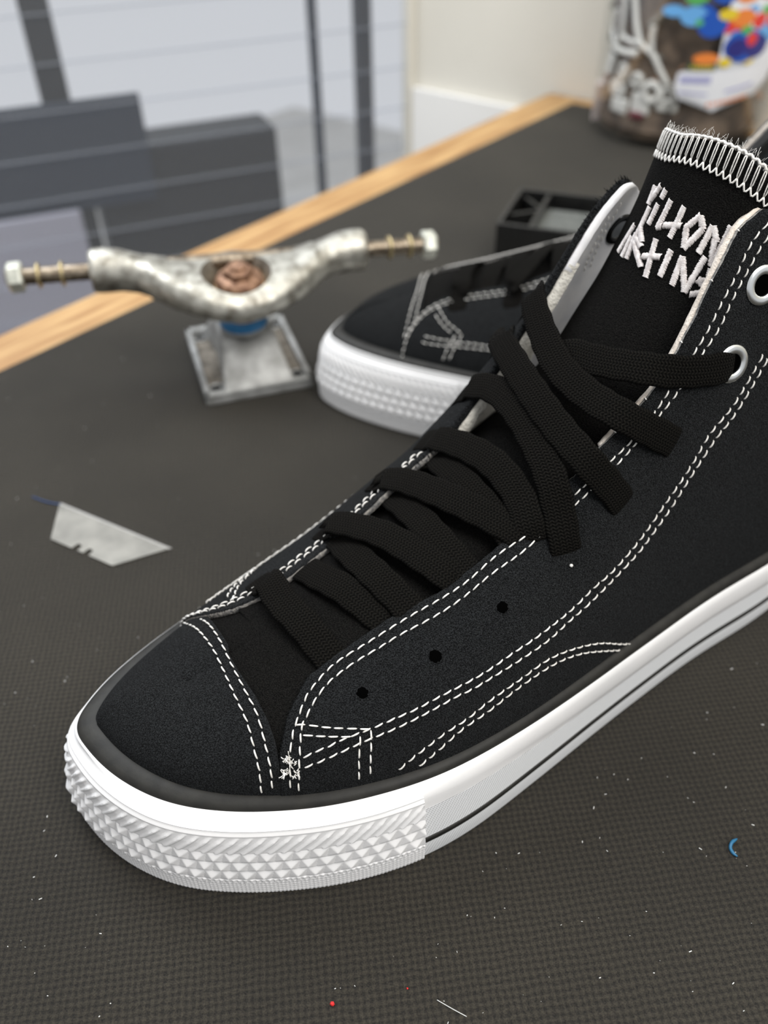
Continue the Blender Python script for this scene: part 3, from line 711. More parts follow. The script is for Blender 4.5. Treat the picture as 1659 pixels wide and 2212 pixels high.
# thread knots
for p in [(622,1640),(617,1668),(640,1666),(630,1648)]:
    c, n = on_surf(near, nrm_near, pkN([p]), 1.9)
    for _ in range(16):
        a = c[0]+rng.normal(0, .45, 3); b = a+rng.normal(0, .75, 3); mid = (a+b)/2+n[0]*.4; mb.tube(spline([a, mid, b], 6), .13, 5)
mb.build('bar_tack_stitching', M['thread'], shoe)
mb = MB()
CA = [(412,1334),(447,1346),(474,1381),(501,1436),(529,1490),(556,1544),(575,1615),(586,1669),(588,1716)]
CB = [(398,1346),(426,1360),(458,1398),(480,1441),(507,1501),(534,1560),(550,1620),(561,1669),(565,1716)]
for CX in (CA, CB):
    pb = pick_both(CX); X_ = np.array([ (near if s_ > 0 else far)(np.array(q), np.array(v)) + (nrm_near if s_ > 0 else nrm_far)(np.array(q), np.array(v))*1.55 for s_, q, v in pb]); N_ = np.array([(nrm_near if s_ > 0 else nrm_far)(np.array(q), np.array(v)) for s_, q, v in pb])
    D_ = spline(np.hstack([X_, N_]), 160); stitches(mb, D_[:, :3], D_[:, 3:])
mb.build('toe_cap_stitching', M['thread'], shoe)
# far side: eyestay rows follow the far edge
mb = MB()
PF_, NF_ = on_surf(far, nrm_far, EF, 1.7)
for dv in (3.2, 5.4):
    q = EF.copy(); 
    for i in range(len(q)):
        vv = np.linspace(max(q[i, 1]-.3, 0), q[i, 1], 60); Pv = far(np.full(60, q[i, 0]), vv); l = np.r_[np.cumsum(np.linalg.norm(np.diff(Pv, axis=0), axis=1)[::-1])[::-1], 0]
        q[i, 1] = np.interp(-dv, -l, vv)
    k1 = int(np.argmax(PF_[:, 0] > 136)); Pq, nq = on_surf(far, nrm_far, q[14:k1], LQF); stitches(mb, Pq, nq)
for u_ in (u2a, u2b):
    q2 = u_[u_[:, 1] < .6].copy(); q2[:, 1] *= .82; mirror_seam(mb, q2, LQF)
for u_ in ubx: mirror_seam(mb, u_, LQF, skew=.04)
mb.build('outer_side_stitching', M['thread'], shoe)

mb = MB(); P, n = on_surf(TONGUE, nrm_tongue, spline(pkT([(652,1252),(690,1288),(730,1335),(772,1380)]), 30), .12); mb.tube(P, .22, 6)
o = mb.build('tongue_seam', M['hole'], shoe); o.data.transform(Matrix.Diagonal((1, -1, 1, 1)))
# ---------------- vent holes and eyelets
for p, rr in (((1085,1312), 1.6), ((940,1418), 1.7), ((783,1497), 1.5)):
    c, n = on_surf(near, nrm_near, pkN([p]), 1.54); A_ = frame(n[0]); mb = MB(); K = 26
    rad = [rr*(1+.05*math.sin(6*j*2*math.pi/K+p[0])+random.uniform(-.09, .09)) for j in range(K)]
    V = [c[0]+A_@np.array([0, 0, -1.1])]; 
    for j in range(K): a = 2*math.pi*j/K; V.append(c[0]+A_@np.array([rad[j]*math.cos(a), rad[j]*math.sin(a), .12]))
    for j in range(K): a = 2*math.pi*j/K; V.append(c[0]+A_@np.array([1.28*rad[j]*math.cos(a), 1.28*rad[j]*math.sin(a), -.05]))
    V2 = [c[0]+A_@np.array([0, 0, .07])]
    F = [(0, 1+j, 1+(j+1) % K) for j in range(K)]; V[0] = V2[0]
    F2 = [(1+j, 1+K+j, 1+K+(j+1) % K, 1+(j+1) % K) for j in range(K)]
    mb.add(V, F+F2); mb.mi = [0]*K+[1]*K
    o = mb.build('vent_hole', [M['hole'], M['suede']], shoe); o.data.transform(Matrix.Diagonal((1, -1, 1, 1))); fixn(o)
    o['label'] = 'small punched black ventilation hole'
def ring(name, c, n, r1, r2, mat, th=.55):
    A_ = frame(n); A_ = A_.copy(); A_[:, 0] *= 1
    mb = MB(); mid = (r1+r2)/2; hw = (r1-r2)/2
    pr_ = [(mid+hw*math.cos(a), th*math.sin(a)) for a in np.linspace(0, 2*math.pi, 13)]+[]
    pr_ += [(r2, -2.2), (r2*1.02, -2.2)]
    mb.lathe(pr_, 40, c, A_); o = mb.build(name, mat, shoe); o.data.transform(Matrix.Diagonal((1, -1, 1, 1))); return fixn(o)
# positions of the row of eyelets down the near eyestay
ey_px = [(1580,786),(1647,616)]
for p in ey_px:
    c, n = on_surf(near, nrm_near, pkN([p]), 1.75); ring('eyelet', c[0], n[0], 5.3, 2.8, M['eyelet'])['label'] = 'silver metal eyelet'
    o = MB().lathe([(0.01, 0), (2.75, 0)], 30, c[0]-n[0]*.2, frame(n[0])).build('eyelet_hole', M['hole'], shoe); o.data.transform(Matrix.Diagonal((1, -1, 1, 1)))
for p in [(1340,497)]:
    c, n = on_surf(far, nrm_far, pkF([p]), -2.7); ring('eyelet', c[0], -n[0], 5.2, 2.9, M['darkmetal'])['label'] = 'dark metal back of an eyelet on the white lining'
    o = MB().lathe([(0.01, 0), (2.95, 0)], 30, c[0]+n[0]*.1, frame(-n[0])).build('eyelet_hole', M['eyelet'], shoe); o.data.transform(Matrix.Diagonal((1, -1, 1, 1)))
# lining stitches
mb = MB()
uvl = spline(pkF([(1318,470),(1300,505),(1275,555),(1262,590)]), 80); P, n = on_surf(far, nrm_far, uvl, -2.6); stitches(mb, P, -n, period=2.3, dash=1.6, r=.16)
uvl = spline(pkF([(1345,440),(1322,480),(1296,530),(1272,590)]), 80); P, n = on_surf(far, nrm_far, uvl, -2.6); stitches(mb, P, -n, period=2.3, dash=1.6, r=.16)
mb.build('lining_stitching', M['thread'], shoe)
# edge stitches sticking out of the cream edge (near top)
mb = MB()
P, n = on_surf(near, nrm_near, EN[cN:], 0.5)
for k in range(4, len(P)-4, 9):
    mb.tube([P[k]-n[k]*.6, P[k]+np.array([0, 0, .35])+n[k]*.2, P[k]+n[k]*.9], .2, 5)
mb.build('edge_stitching', M['thread'], shoe)
mb = MB(); k0 = int(np.argmax(PF_[:, 0] > 128)); k1 = int(np.argmax(PF_[:, 0] > 222)); Pe, ne = on_surf(far, nrm_far, EF, 1.2)
for _ in range(520):
    i = random.randrange(k0, k1); p = Pe[i]+ne[i]*random.uniform(-.8, 1.0); d = rng.normal(0, .35, 3)+np.array([-.25, -.2, .55])*random.uniform(.5, 1.6)+ne[i]*.3
    mb.tube([p, p+d*.6+rng.normal(0, .08, 3), p+d], [.09, .07, .03], 4)
for _ in range(500):
    i = random.randrange(20, 250); Pn_, nn_ = near(EN[i:i+1, 0], EN[i:i+1, 1]), nrm_near(EN[i:i+1, 0], EN[i:i+1, 1]); p = Pn_[0]+nn_[0]*random.uniform(.2, 1.4); d = rng.normal(0, .22, 3)+nn_[0]*.3+np.array([0, -.2, .2])
    mb.tube([p, p+d*.6, p+d], [.06, .05, .02], 4)
o = mb.build('suede_fuzz', M['suede'], shoe); o.data.transform(Matrix.Diagonal((1, -1, 1, 1))); fixn(o)
# tongue overlock
mb = MB()
def tp(a, b, l):
    P = TONGUE(np.array([float(a)]), np.array([b])); n = nrm_tongue(np.array([min(float(a), .985)]), np.array([b])); return P[0]+n[0]*l
tup = tp(.9, .5, 0)-tp(.88, .5, 0); tup /= np.linalg.norm(tup)
bs = np.linspace(0.015, .985, 23); db0 = bs[1]-bs[0]
for b in bs:
    lo_, hi_ = a_lo(b), a_hi(b)
    for db in (-.006, .006):
        mb.tube([tp(lo_, b+db*.3, -.1), tp(lo_+.15*(hi_-lo_), b+db, .35), tp(lo_+.6*(hi_-lo_), b+db*1.2, .4), tp(hi_, b+db, .4), tp(hi_, b, .1)+tup*.7, tp(hi_, b, -2.6)+tup*.6, tp(lo_*.4+hi_*.6, b, -3.5)], .18, 6)
    b2 = min(b+db0, .99)
    mb.tube(spline([tp(a_lo(b), b, .2), tp(a_lo((b+b2)/2)-.006, (b+b2)/2, .35), tp(a_lo(b2), b2, .2)], 7), .28, 6)
    mb.tube(spline([tp(a_hi(b), b, .1)+tup*.5, tp(a_hi(b), (b+b2)/2, -.2)+tup*.8, tp(a_hi(b2), b2, .1)+tup*.5], 7), .40, 6)
for _ in range(160):                                                    # fluff
    b = random.random(); p = tp(a_hi(b), b, random.uniform(-2, .3))+tup*.7; q = p+rng.normal(0, .8, 3)+tup*1.0; mb.tube([p, (p+q)/2+rng.normal(0, .3, 3), q], .035, 3)
mb.build('overlock_stitching', M['thread'], shoe)['label'] = 'white overlock thread along the tongue edge'
# embroidery on the tongue (strokes traced in photo px of the crop at 1300,280 scaled 4.62)
ST = [  # first line
 [(470,740),(535,565)], [(535,565),(500,690)], [(495,700),(592,560)], [(600,680),(640,600)], [(470,940),(562,745)], [(555,980),(690,705)], [(555,975),(598,965)], [(678,1075),(820,770)], [(622,955),(790,960)],
 [(835,980),(985,860)], [(985,860),(1010,990)], [(1010,990),(820,1180)], [(820,1180),(845,970)], [(965,1230),(1105,965)], [(1110,965),(1145,1120)], [(1125,1100),(1090,1365)], [(1090,1365),(1290,970)],
 # second line
 [(170,1215),(330,950)], [(205,1265),(300,1070)], [(250,1285),(345,1040)], [(330,1060),(395,1170)], [(345,1060),(480,775)], [(385,980),(400,1120)], [(325,1120),(390,1370)], [(435,1470),(540,1095)], [(410,1262),(585,1272)], [(580,1460),(690,1205)],
 [(700,1550),(805,1270)], [(805,1270),(825,1620)], [(825,1620),(1030,1275)], [(1085,1395),(1065,1500)], [(960,1500),(1085,1520)], [(1040,1590),(960,1500)], [(880,1645),(1040,1620)]]
mb = MB(); base = MB()
for st in ST:
    uv = pkT([(1300+x/4.62, 280+y/4.62) for x, y in st]); 
    P0 = TONGUE(uv[:, 0], uv[:, 1]); L = max(length(P0), .8)
    n = max(6, int(L/.24)); uvp = uv[0]+(uv[1]-uv[0])*np.linspace(0, 1, n)[:, None]
    P, nn = on_surf(TONGUE, nrm_tongue, uvp, .12)
    T = np.gradient(P, axis=0); T /= np.linalg.norm(T, axis=1)[:, None]+1e-9; Sd = np.cross(T, nn); Sd /= np.linalg.norm(Sd, axis=1)[:, None]+1e-9
    for i in range(n):
        w = .80*random.uniform(.85, 1.15); sk = T[i]*.22
        mb.tube([P[i]-Sd[i]*w-sk-nn[i]*.2, P[i]-Sd[i]*w*.6+nn[i]*.33-sk*.5, P[i]+Sd[i]*w*.6+nn[i]*.33+sk*.5, P[i]+Sd[i]*w+sk-nn[i]*.2], .17, 5)
mb.build('embroidered_lettering', M['embroidery'], shoe)['label'] = 'white embroidered lettering'
for nm in ('overlock_stitching',): pass
# meshes above were collected in shoe space: flip t to the mesh's y
for o in [c for c in shoe.children if 'stitching' in c.name or 'lettering' in c.name]:
    o.data.transform(Matrix.Diagonal((1, -1, 1, 1))); fixn(o)

# ---------------- laces
def ribbon(name, P, Nn, hw=4.45, th=.55, parent=shoe, n=90, mat=None):
    """flat braided lace along P with face normals Nn"""
    D = np.hstack([P, Nn]); Q = spline(D, n); P = Q[:, :3]; Nn = Q[:, 3:]
    for _ in range(6): P[1:-1] = .5*P[1:-1]+.25*(P[2:]+P[:-2]); Nn[1:-1] = .5*Nn[1:-1]+.25*(Nn[2:]+Nn[:-2])
    T = np.gradient(P, axis=0); T /= np.linalg.norm(T, axis=1)[:, None]+1e-9
    Nn = Nn-(Nn*T).sum(1)[:, None]*T; Nn /= np.linalg.norm(Nn, axis=1)[:, None]+1e-9; Sd = np.cross(T, Nn)
    l = np.r_[0, np.cumsum(np.linalg.norm(np.diff(P, axis=0), axis=1))]
    cs = [(-1, 0), (-.93, .7), (-.7, 1), (-.35, 1.12), (0, 1.15), (.35, 1.12), (.7, 1), (.93, .7), (1, 0), (.93, -.7), (.7, -1), (0, -1.05), (-.7, -1), (-.93, -.7)]
    V = []; uv = []
    for i in range(n):
        wob = 1+.03*math.sin(l[i]*.9)
        for x, y in cs:
            V.append(P[i]+Sd[i]*x*hw*wob+Nn[i]*y*th); uv.append(((x*hw)/0.85+ (0 if y >= 0 else 7), l[i]))
    k = len(cs); F = grid_faces(n, k, True); F += [tuple(range(k))[::-1], tuple(range((n-1)*k, n*k))]
    return fixn(sobj(name, V, F, mat or M['lace'], parent, uv=uv))
def lace(items, **kw):
    """items: ('t', (px,py), lift) on the eyestay bridge, ('w', (px,py), lift) on the near wall, ('f', s, t_drop, lift) far outer wall"""
    P = []; Nn = []
    for it in items:
        if it[0] == 't': uv = pkL([it[1]]); p, n = on_surf(TOPS, nrm_tops, uv, it[2])
        elif it[0] == 'w': uv = pkN([it[1]]); p, n = on_surf(near, nrm_near, uv, it[2])
        elif it[0] == 'f':
            i = int(np.argmin(np.abs(PF_[:, 0]-it[1]))); q = EF[i].copy(); q[1] = max(q[1]-it[2], 0.05); p, n = on_surf(far, nrm_far, q[None], it[3])
        P.append(p[0]); Nn.append(n[0])
    return ribbon('lace', np.array(P), np.array(Nn), **kw)
def s_at(px): return float(TOPS(*pkL([px])[0])[0])
def over(pts, lifts, wall=()):
    s0 = s_at(pts[0]); its = [('f', s0+2, .24, .2), ('f', s0+1, .15, 2.2), ('f', s0, .05, 2.5)]
    for p, l in zip(pts, lifts): its.append(('t', p, l))
    for p, l in wall: its.append(('w', p, l))
    return lace(its)
def under(pts, lifts):
    return lace([('t', p, l) for p, l in zip(pts, lifts)])
under([(650,1215),(690,1243),(745,1275),(815,1326),(850,1350)], [-2.5, -.6, .6, -.6, -3])
over([(585,1262),(612,1305),(660,1355),(707,1413),(730,1440)], [2.0, 1.8, 1.6, -.4, -2.5])
under([(722,1150),(760,1195),(822,1255),(890,1320),(915,1345)], [-2, .4, 1.4, -.6, -3])
over([(715,1140),(765,1145),(845,1170),(955,1235),(1000,1262)], [2.2, 2.4, 2.4, 1.0, -2.5])
under([(830,1055),(872,1090),(935,1155),(1006,1232),(1035,1255)], [-2, .3, 1.2, -.4, -3])
over([(830,1045),(886,1050),(985,1088),(1100,1140),(1140,1165)], [2.2, 2.4, 2.4, .4, -2.5])
under([(930,970),(962,1005),(1020,1065),(1100,1150),(1125,1180)], [-2, .4, 1.2, -.4, -3])
over([(945,955),(1006,972),(1075,1012),(1125,1080),(1140,1135),(1150,1165)], [2.2, 2.6, 2.6, 1.6, .2, -2.5])
lace([('t', (1190,770), -1), ('t', (1230,765), 1.0), ('t', (1300,785), 1.8), ('t', (1390,800), 2.2), ('w', (1460,802), 2.6), ('w', (1530,798), 2.6), ('w', (1578,790), 1.6), ('w', (1600,787), -1.5)])
over([(1160,640),(1178,710),(1215,800),(1275,860),(1350,905)], [2.6, 3.2, 3.2, 3.0, 2.8], [((1420,938), 2.8), ((1452,955), 2.0), ((1475,965), -1.5)])
over([(1090,735),(1120,790),(1165,862),(1215,935),(1275,1005)], [3.0, 4.2, 4.8, 4.4, 3.4], [((1322,1060), 2.6), ((1345,1088), 1.6), ((1362,1108), -1.5)])
over([(1018,845),(1075,850),(1125,895),(1165,965),(1195,1040)], [2.6, 3.4, 3.6, 3.4, 2.8], [((1208,1110), 2.8), ((1216,1165), 2.6), ((1224,1192), 1.4), ((1230,1215), -1.5)])
mb = MB(); c, n = on_surf(near, nrm_near, pkN([(1232,1221)]), 1.9); mb.tube([c[0]-n[0]*.3, c[0]+n[0]*.4], .45, 8); o = mb.build('thread_end', M['thread'], shoe); o.data.transform(Matrix.Diagonal((1, -1, 1, 1))); fixn(o)
# ================================================================== second shoe: the same build, copied part by part
shoe2 = shoe.copy(); COL.objects.link(shoe2); shoe2.location = (-30*MM, 396*MM, 0); shoe2.rotation_euler = (0, 0, R(-18))
shoe2['label'] = 'black suede skate shoe with white toe behind the foreground shoe, beside the skateboard truck'
for ch in list(shoe.children):                                           # the other foot: mirrored across the shoe's length
    if 'lettering' in ch.name: continue
    c = ch.copy(); c.data = ch.data.copy(); c.data.transform(Matrix.Diagonal((1, -1, 1, 1))); c.data.flip_normals()
    COL.objects.link(c); c.parent = shoe2
# ================================================================== skateboard truck
M['cast'] = noisy('worn_cast_aluminium', (0.17, 0.155, 0.125), (0.50, 0.485, 0.43), 160, 0.42, 0.4, 500, metal=0.75, lo=.3, hi=.6, dist=0.0004)
M['plate'] = noisy('grey_baseplate', (0.24, 0.24, 0.23), (0.40, 0.40, 0.39), 120, 0.58, 0.2, 700, metal=0.6)
M['pocket'] = noisy('dark_brown_recess', (0.10, 0.085, 0.065), (0.24, 0.21, 0.17), 200, 0.7, 0.3, 600, metal=0.3)  # darker, browner tone for the recess floors
M['axle'] = noisy('brown_steel_axle', (0.10, 0.075, 0.05), (0.30, 0.25, 0.19), 300, 0.38, 0.2, 900, metal=0.85)
M['nut'] = noisy('pale_nut', (0.45, 0.46, 0.40), (0.68, 0.68, 0.60), 300, 0.45, 0.2, 900, metal=0.5)
M['rust'] = noisy('rusty_steel', (0.12, 0.055, 0.03), (0.36, 0.21, 0.13), 250, 0.5, 0.4, 700, metal=0.5)
M['bluebush'] = simple('blue_urethane', (0.02, 0.16, 0.36), 0.35)
M['tanbush'] = noisy('tan_urethane', (0.50, 0.30, 0.15), (0.72, 0.50, 0.30), 150, 0.5)
M['gold'] = simple('brassy_washer', (0.55, 0.45, 0.25), 0.35, 0.9)
truck = empty('skateboard_truck', (-70, 395, 0), .30, label='worn silver skateboard truck standing on its baseplate near the wooden edge', cat='skateboard truck')
mb = MB()
mb.box((-27, -36, 0), (27, 36, 3.2))
for x0, x1, y0, y1 in ((-27, 27, -36, -31.5), (-27, 27, 31.5, 36), (-27, -24, -36, 36), (24, 27, -36, 36)): mb.box((x0, y0, 3.2), (x1, y1, 6))
bp_ = bevel(mb.build('baseplate', M['plate'], truck, False), .8, 2)
mb = MB()   # recess floors either side of the pedestal
for sx in (-1, 1): mb.box((min(sx*14, sx*24), -31.5, 3.2), (max(sx*14, sx*24), 31.5, 3.5))
mb.build('recess', M['pocket'], bp_, False)
mb = MB()   # pedestal: sloped block carrying the bushings
Y = [(-36, 5.5), (-34, 6.5), (-22, 17), (-15, 22.5), (6, 24), (20, 17), (31, 6)]
V = []; 
for y, zz in Y:
    w = 17.5-(zz-5.5)*.22
    V += [(-w-1.5, y, 3), (w+1.5, y, 3), (w, y, zz), (-w, y, zz)]
F = []
for i in range(len(Y)-1):
    for k in range(4): F.append((i*4+k, i*4+(k+1) % 4, i*4+4+(k+1) % 4, i*4+4+k))
F += [(0, 3, 2, 1), tuple(len(Y)*4-4+k for k in range(4))]
mb.add(V, F)
bevel(fixn(mb.build('pedestal', M['plate'], truck, True)), 2.0, 3)
for x in (-20.6, 20.6):
    for y in (-26.8, 26.8):
        mb = MB(); mb.lathe([(.01, 3.7), (2.9, 3.7)], 20, (x, y, 0)); mb.build('bolt_hole', M['hole'], bp_)
        if y < 0 or True:
            mb = MB(); mb.lathe([(2.9, 3.5), (2.95, 4.3), (3.9, 4.3), (4.3, 3.5)], 24, (x, y, 0)); mb.build('bolt_boss', M['plate'], bp_)
mb = MB(); mb.lathe([(.01, 23), (12, 23), (12.2, 26), (11, 27)], 32, (0, -6, 0)); mb.build('bushing_seat', M['plate'], truck)
mb = MB(); mb.lathe([(9, 25.5), (11.6, 26), (12, 28), (11.8, 31), (10.5, 33)], 36, (0, -7, 0)); mb.build('bushing', M['bluebush'], truck)['label'] = 'blue bushing under the hanger'
# hanger
hang_tilt = Matrix.Rotation(R(2.6), 4, 'Y')
secs = [(0, 23.8, 8.8, -9, 47), (8, 23.6, 8.8, -8.8, 47), (15, 22.6, 8.8, -8, 47.4), (22, 20.5, 8.8, -6.4, 48), (30, 17.5, 8.8, -4, 48.8), (38, 13.6, 8.8, -.8, 50.8), (46, 10.8, 9.2, 2.4, 52.6), (53, 10.2, 9.9, 4.4, 53.7), (60, 10.4, 10.4, 5, 54), (65, 10.2, 10.2, 5, 54), (66.8, 9, 9, 5, 54), (67, 5, 5, 5, 54)]
full = [(-x, a, b, c, d) for x, a, b, c, d in secs[::-1][:-1]]+secs
X = np.array(full); xs = np.array(X[:, 0]); nx_ = 120
xx = np.r_[np.linspace(-67, -64, 8), np.linspace(-63, 63, 104), np.linspace(64, 67, 8)]
V = []; K = 32
for x in xx:
    a, b, c, d = [float(np.interp(x, xs, X[:, k])) for k in (1, 2, 3, 4)]
    pw = 2.6 if abs(x) < 40 else 2.0
    for j in range(K):
        t = 2*math.pi*j/K; cx, cz = math.cos(t), math.sin(t)
        yy = math.copysign(abs(cx)**(2/pw), cx)*a; zz = math.copysign(abs(cz)**(2/pw), cz)*b
        if abs(x) < 45: zz += -.17*yy*(-1)*(1-abs(x)/45)     # front lip hangs lower
        V.append((x, c+yy, d+zz))
F = grid_faces(len(xx), K, True); F += [tuple(range(K))[::-1], tuple(range((len(xx)-1)*K, len(xx)*K))]
mb = MB(); mb.add(V, F); hang = fixn(mb.build('hanger', M['cast'], truck))
cut = MB(); cut.lathe([(13, -30), (13.6, -4), (16.8, 8), (18.2, 30)], 40, (0, -10.5, 48), frame((0, -.12, 1), (0, 1, 0)))
nn_ = len(cut.V); cut.F += [tuple(range(40)), tuple(range(nn_-40, nn_))[::-1]]; cut.mi += [0, 0]; cuto = fixn(cut.build('cutter', M['cast']))
cuto.parent = truck; bpy.context.view_layer.update(); bo = hang.modifiers.new('b', 'BOOLEAN'); bo.object = cuto; bo.operation = 'DIFFERENCE'; bo.solver = 'EXACT'
dg = bpy.context.evaluated_depsgraph_get(); me = bpy.data.meshes.new_from_object(hang.evaluated_get(dg)); hang.modifiers.clear(); hang.data = me
bpy.data.objects.remove(cuto); autosmooth(hang, 42)
mb = MB(); A_ = frame((0, -.12, 1), (0, 1, 0))
mb.lathe([(8, -14), (11.6, -12), (12.2, -4), (12.2, 3), (11, 4)], 36, (0, -10.5, 46), A_); tb = mb.build('top_bushing', M['tanbush'], truck)
mb = MB(); mb.lathe([(3, 3.6), (11.4, 3.6), (11.8, 4.6), (10.8, 6.6), (8, 7.8), (3, 8)], 36, (0, -10.5, 46), A_); mb.build('bushing_washer', M['rust'], truck)
mb = MB(); mb.lathe([(.01, 11.5), (6, 11.5), (7.2, 10.6), (7.4, 7), (.01, 7)], 6, (0, -10.5, 46), A_); mb.lathe([(.01, 13.2), (3.4, 13.2), (4, 12.6), (4, 10)], 20, (0, -10.5, 46), A_); mb.build('kingpin_nut', M['rust'], truck, False)
ax = MB()
P = []; rr = []
for k, x in enumerate(np.linspace(-104.5, 104.5, 420)): P.append((x, 5, 54)); rr.append(3.95 if abs(x) < 90 else 3.75+.25*(k % 2))
ax.tube(P, rr, 14)
ax = ax.build('axle', M['axle'], truck)
parts = [hang, ax]
for sg in (-1, 1):
    for x in (79.5, 90.0):
        mb = MB(); A_ = frame((1, 0, 0)); mb.lathe([(4, -.6), (5.7, -.6), (5.9, 0), (5.7, .6), (4, .6)], 24, (sg*x, 5, 54), A_); o = mb.build('speed_washer', M['gold'], truck); parts.append(o)
    mb = MB(); mb.lathe([(3.8, -3.6), (6.2, -3.6), (7.2, -2.8), (7.2, 2.2), (6.4, 3.4), (4.4, 3.6), (4.2, 2.4), (.01, 2.2)], 6, (sg*100.3, 5, 54), A_ if sg > 0 else frame((-1, 0, 0))); parts.append(bevel(mb.build('axle_nut', M['nut'], truck, False), .5, 2))
for o in parts:
    o.data.transform(Matrix.Translation((0, .005, .054)) @ Matrix.Rotation(R(2.6), 4, 'Y') @ Matrix.Rotation(R(-3.5), 4, 'Z') @ Matrix.Translation((0, -.005, -.054)))

# ================================================================== utility blade
M['steel'] = noisy('brushed_steel', (0.16, 0.153, 0.135), (0.22, 0.21, 0.185), 100, 0.5, 0.08, 1500, metal=0.7)
M['steeledge'] = simple('ground_edge', (0.72, 0.70, 0.66), 0.3, 0.8)
bl = empty('utility_knife_blade', (-116, 258, .05), -.52, label='loose trapezoid utility knife blade with two notches lying on the mat', cat='blade')
out = [(-30.3, 9.4), (30.5, 9.5), (16.5, -9.5)]
def notch(cx): return [(cx+1.5, -9.5), (cx+1.35, -7.6)]+[(cx+1.35*math.cos(a), -7.4+1.2*math.sin(a)) for a in np.linspace(0, math.pi, 7)]+[(cx-1.35, -7.6), (cx-1.5, -9.5)]
out += notch(2.6)+notch(-3.4)+[(-16.5, -9.5)]
# outline corners differ from the ground edge strip, which is a part of its own
out[0] = (-29.4, 8.2); out[1] = (29.6, 8.2)
n = len(out); V = [(x, y, 0) for x, y in out]+[(x, y, .6) for x, y in out]
F = [tuple(range(n))[::-1], tuple(range(n, 2*n))]+[(i, (i+1) % n, n+(i+1) % n, n+i) for i in range(n)]
fixn(obj('blade_body', np.array(V), F, M['steel'], bl, False))
V = [(-29.4, 8.2, 0), (29.6, 8.2, 0), (30.5, 9.6, .05), (-30.3, 9.6, .05), (-29.4, 8.2, .6), (29.6, 8.2, .6), (30.5, 9.6, .15), (-30.3, 9.6, .15)]
fixn(obj('cutting_edge', np.array(V), [(0,3,2,1),(4,5,6,7),(0,1,5,4),(1,2,6,5),(2,3,7,6),(3,0,4,7)], M['steeledge'], bl, False))

# ================================================================== open black plastic tray
M['blackplastic'] = noisy('black_plastic', (0.008, 0.008, 0.008), (0.014, 0.014, 0.013), 200, 0.35, 0.1, 900)
M['greypad'] = noisy('grey_pad', (0.07, 0.075, 0.07), (0.12, 0.125, 0.115), 500, 0.8, 0.5, 900)
tr = empty('open_black_tray', (72, 507, 0), math.atan2(-.36, .93), label='black plastic open-topped compartment tray behind the shoes', cat='tray')
mb = MB(); Wd, Dp, Ht, T_ = 77, 62, 26, 2.6
mb.box((0, 0, 0), (Wd, Dp, 3)); mb.box((0, 0, 3), (Wd, T_, Ht)); mb.box((0, Dp-T_, 3), (Wd, Dp, Ht)); mb.box((0, T_, 3), (T_, Dp-T_, Ht)); mb.box((Wd-T_, T_, 3), (Wd, Dp-T_, Ht))
bevel(mb.build('body', M['blackplastic'], tr, False), .6)
mb = MB(); mb.box((19, T_, 3), (21.4, Dp-T_, Ht-1)); mb.box((56, T_, 3), (58.4, Dp-T_, Ht-1)); 
mb.build('divider', M['blackplastic'], tr, False)
for (xa, ya, xb, yb) in ((3, 24, 20, 36), (3, 58, 20, 38)):
    d = np.array([xb-xa, yb-ya], float); L = np.linalg.norm(d); nn = np.array([-d[1], d[0]])/L*1.1
    V = [(xa-nn[0], ya-nn[1], 3), (xb-nn[0], yb-nn[1], 3), (xb+nn[0], yb+nn[1], 3), (xa+nn[0], ya+nn[1], 3)]; V += [(x, y, Ht-3) for x, y, _ in V]
    fixn(obj('brace', np.array(V), [(0,3,2,1),(4,5,6,7),(0,1,5,4),(1,2,6,5),(2,3,7,6),(3,0,4,7)], M['blackplastic'], tr, False))
mb = MB(); mb.box((21.4, 8, 3), (56, Dp-T_-10, 19)); mb.build('textured_pad', M['greypad'], tr, False)['label'] = 'grey textured pad in the middle compartment'

# ================================================================== plastic jar of odds and ends
JC = np.array([255., 769.]); JR = 69.3; jd = -JC/np.linalg.norm(JC); jt = np.array([-jd[1], jd[0]])   # towards the camera, and to its right
def JP(phi, z, r):                                                      # phi: angle from the camera-facing line, + to the right
    return (*(jd*math.cos(phi)*r + jt*math.sin(phi)*r), z)
def clear_mat():
    m, t, b = nmat('clear_plastic'); tr_ = N(t, 'ShaderNodeBsdfTransparent'); tr_.inputs[0].default_value = (.985, .99, .99, 1)
    mx = N(t, 'ShaderNodeMixShader'); lw = N(t, 'ShaderNodeLayerWeight', Blend=.35); b.inputs['Roughness'].default_value = .12; b.inputs['Base Color'].default_value = (.8, .82, .82, 1)
    gl = N(t, 'ShaderNodeBsdfGlossy', Roughness=.12); t.links.new(math_(t, 'ADD', math_(t, 'MULTIPLY', lw.outputs['Facing'], .22), .05), mx.inputs[0]); t.links.new(tr_.outputs[0], mx.inputs[1]); t.links.new(gl.outputs[0], mx.inputs[2])
    o_ = [n for n in t.nodes if n.type == 'OUTPUT_MATERIAL'][0]; t.links.new(mx.outputs[0], o_.inputs[0]); return m
M['clear'] = clear_mat()
jar = empty('plastic_jar', (JC[0], JC[1], 0), 0, label='large clear plastic jar filled with odds and ends, colourful label, at the bench corner', cat='jar')
mb = MB(); mb.lathe([(.01, .6), (60, .6), (66, 3), (JR, 10), (JR, 200), (62, 222), (48, 238), (47, 262), (44.8, 262), (46, 236), (60, 219), (JR-1.6, 199), (JR-1.6, 11), (64.5, 4.8), (.01, 2.2)], 72); mb.build('jar_body', M['clear'], jar)
mb = MB(); mb.lathe([(.01, 270), (48, 270), (50, 268), (50, 248), (48.5, 248)], 60); mb.build('lid', simple('white_lid', (.8, .8, .8), .4), jar)
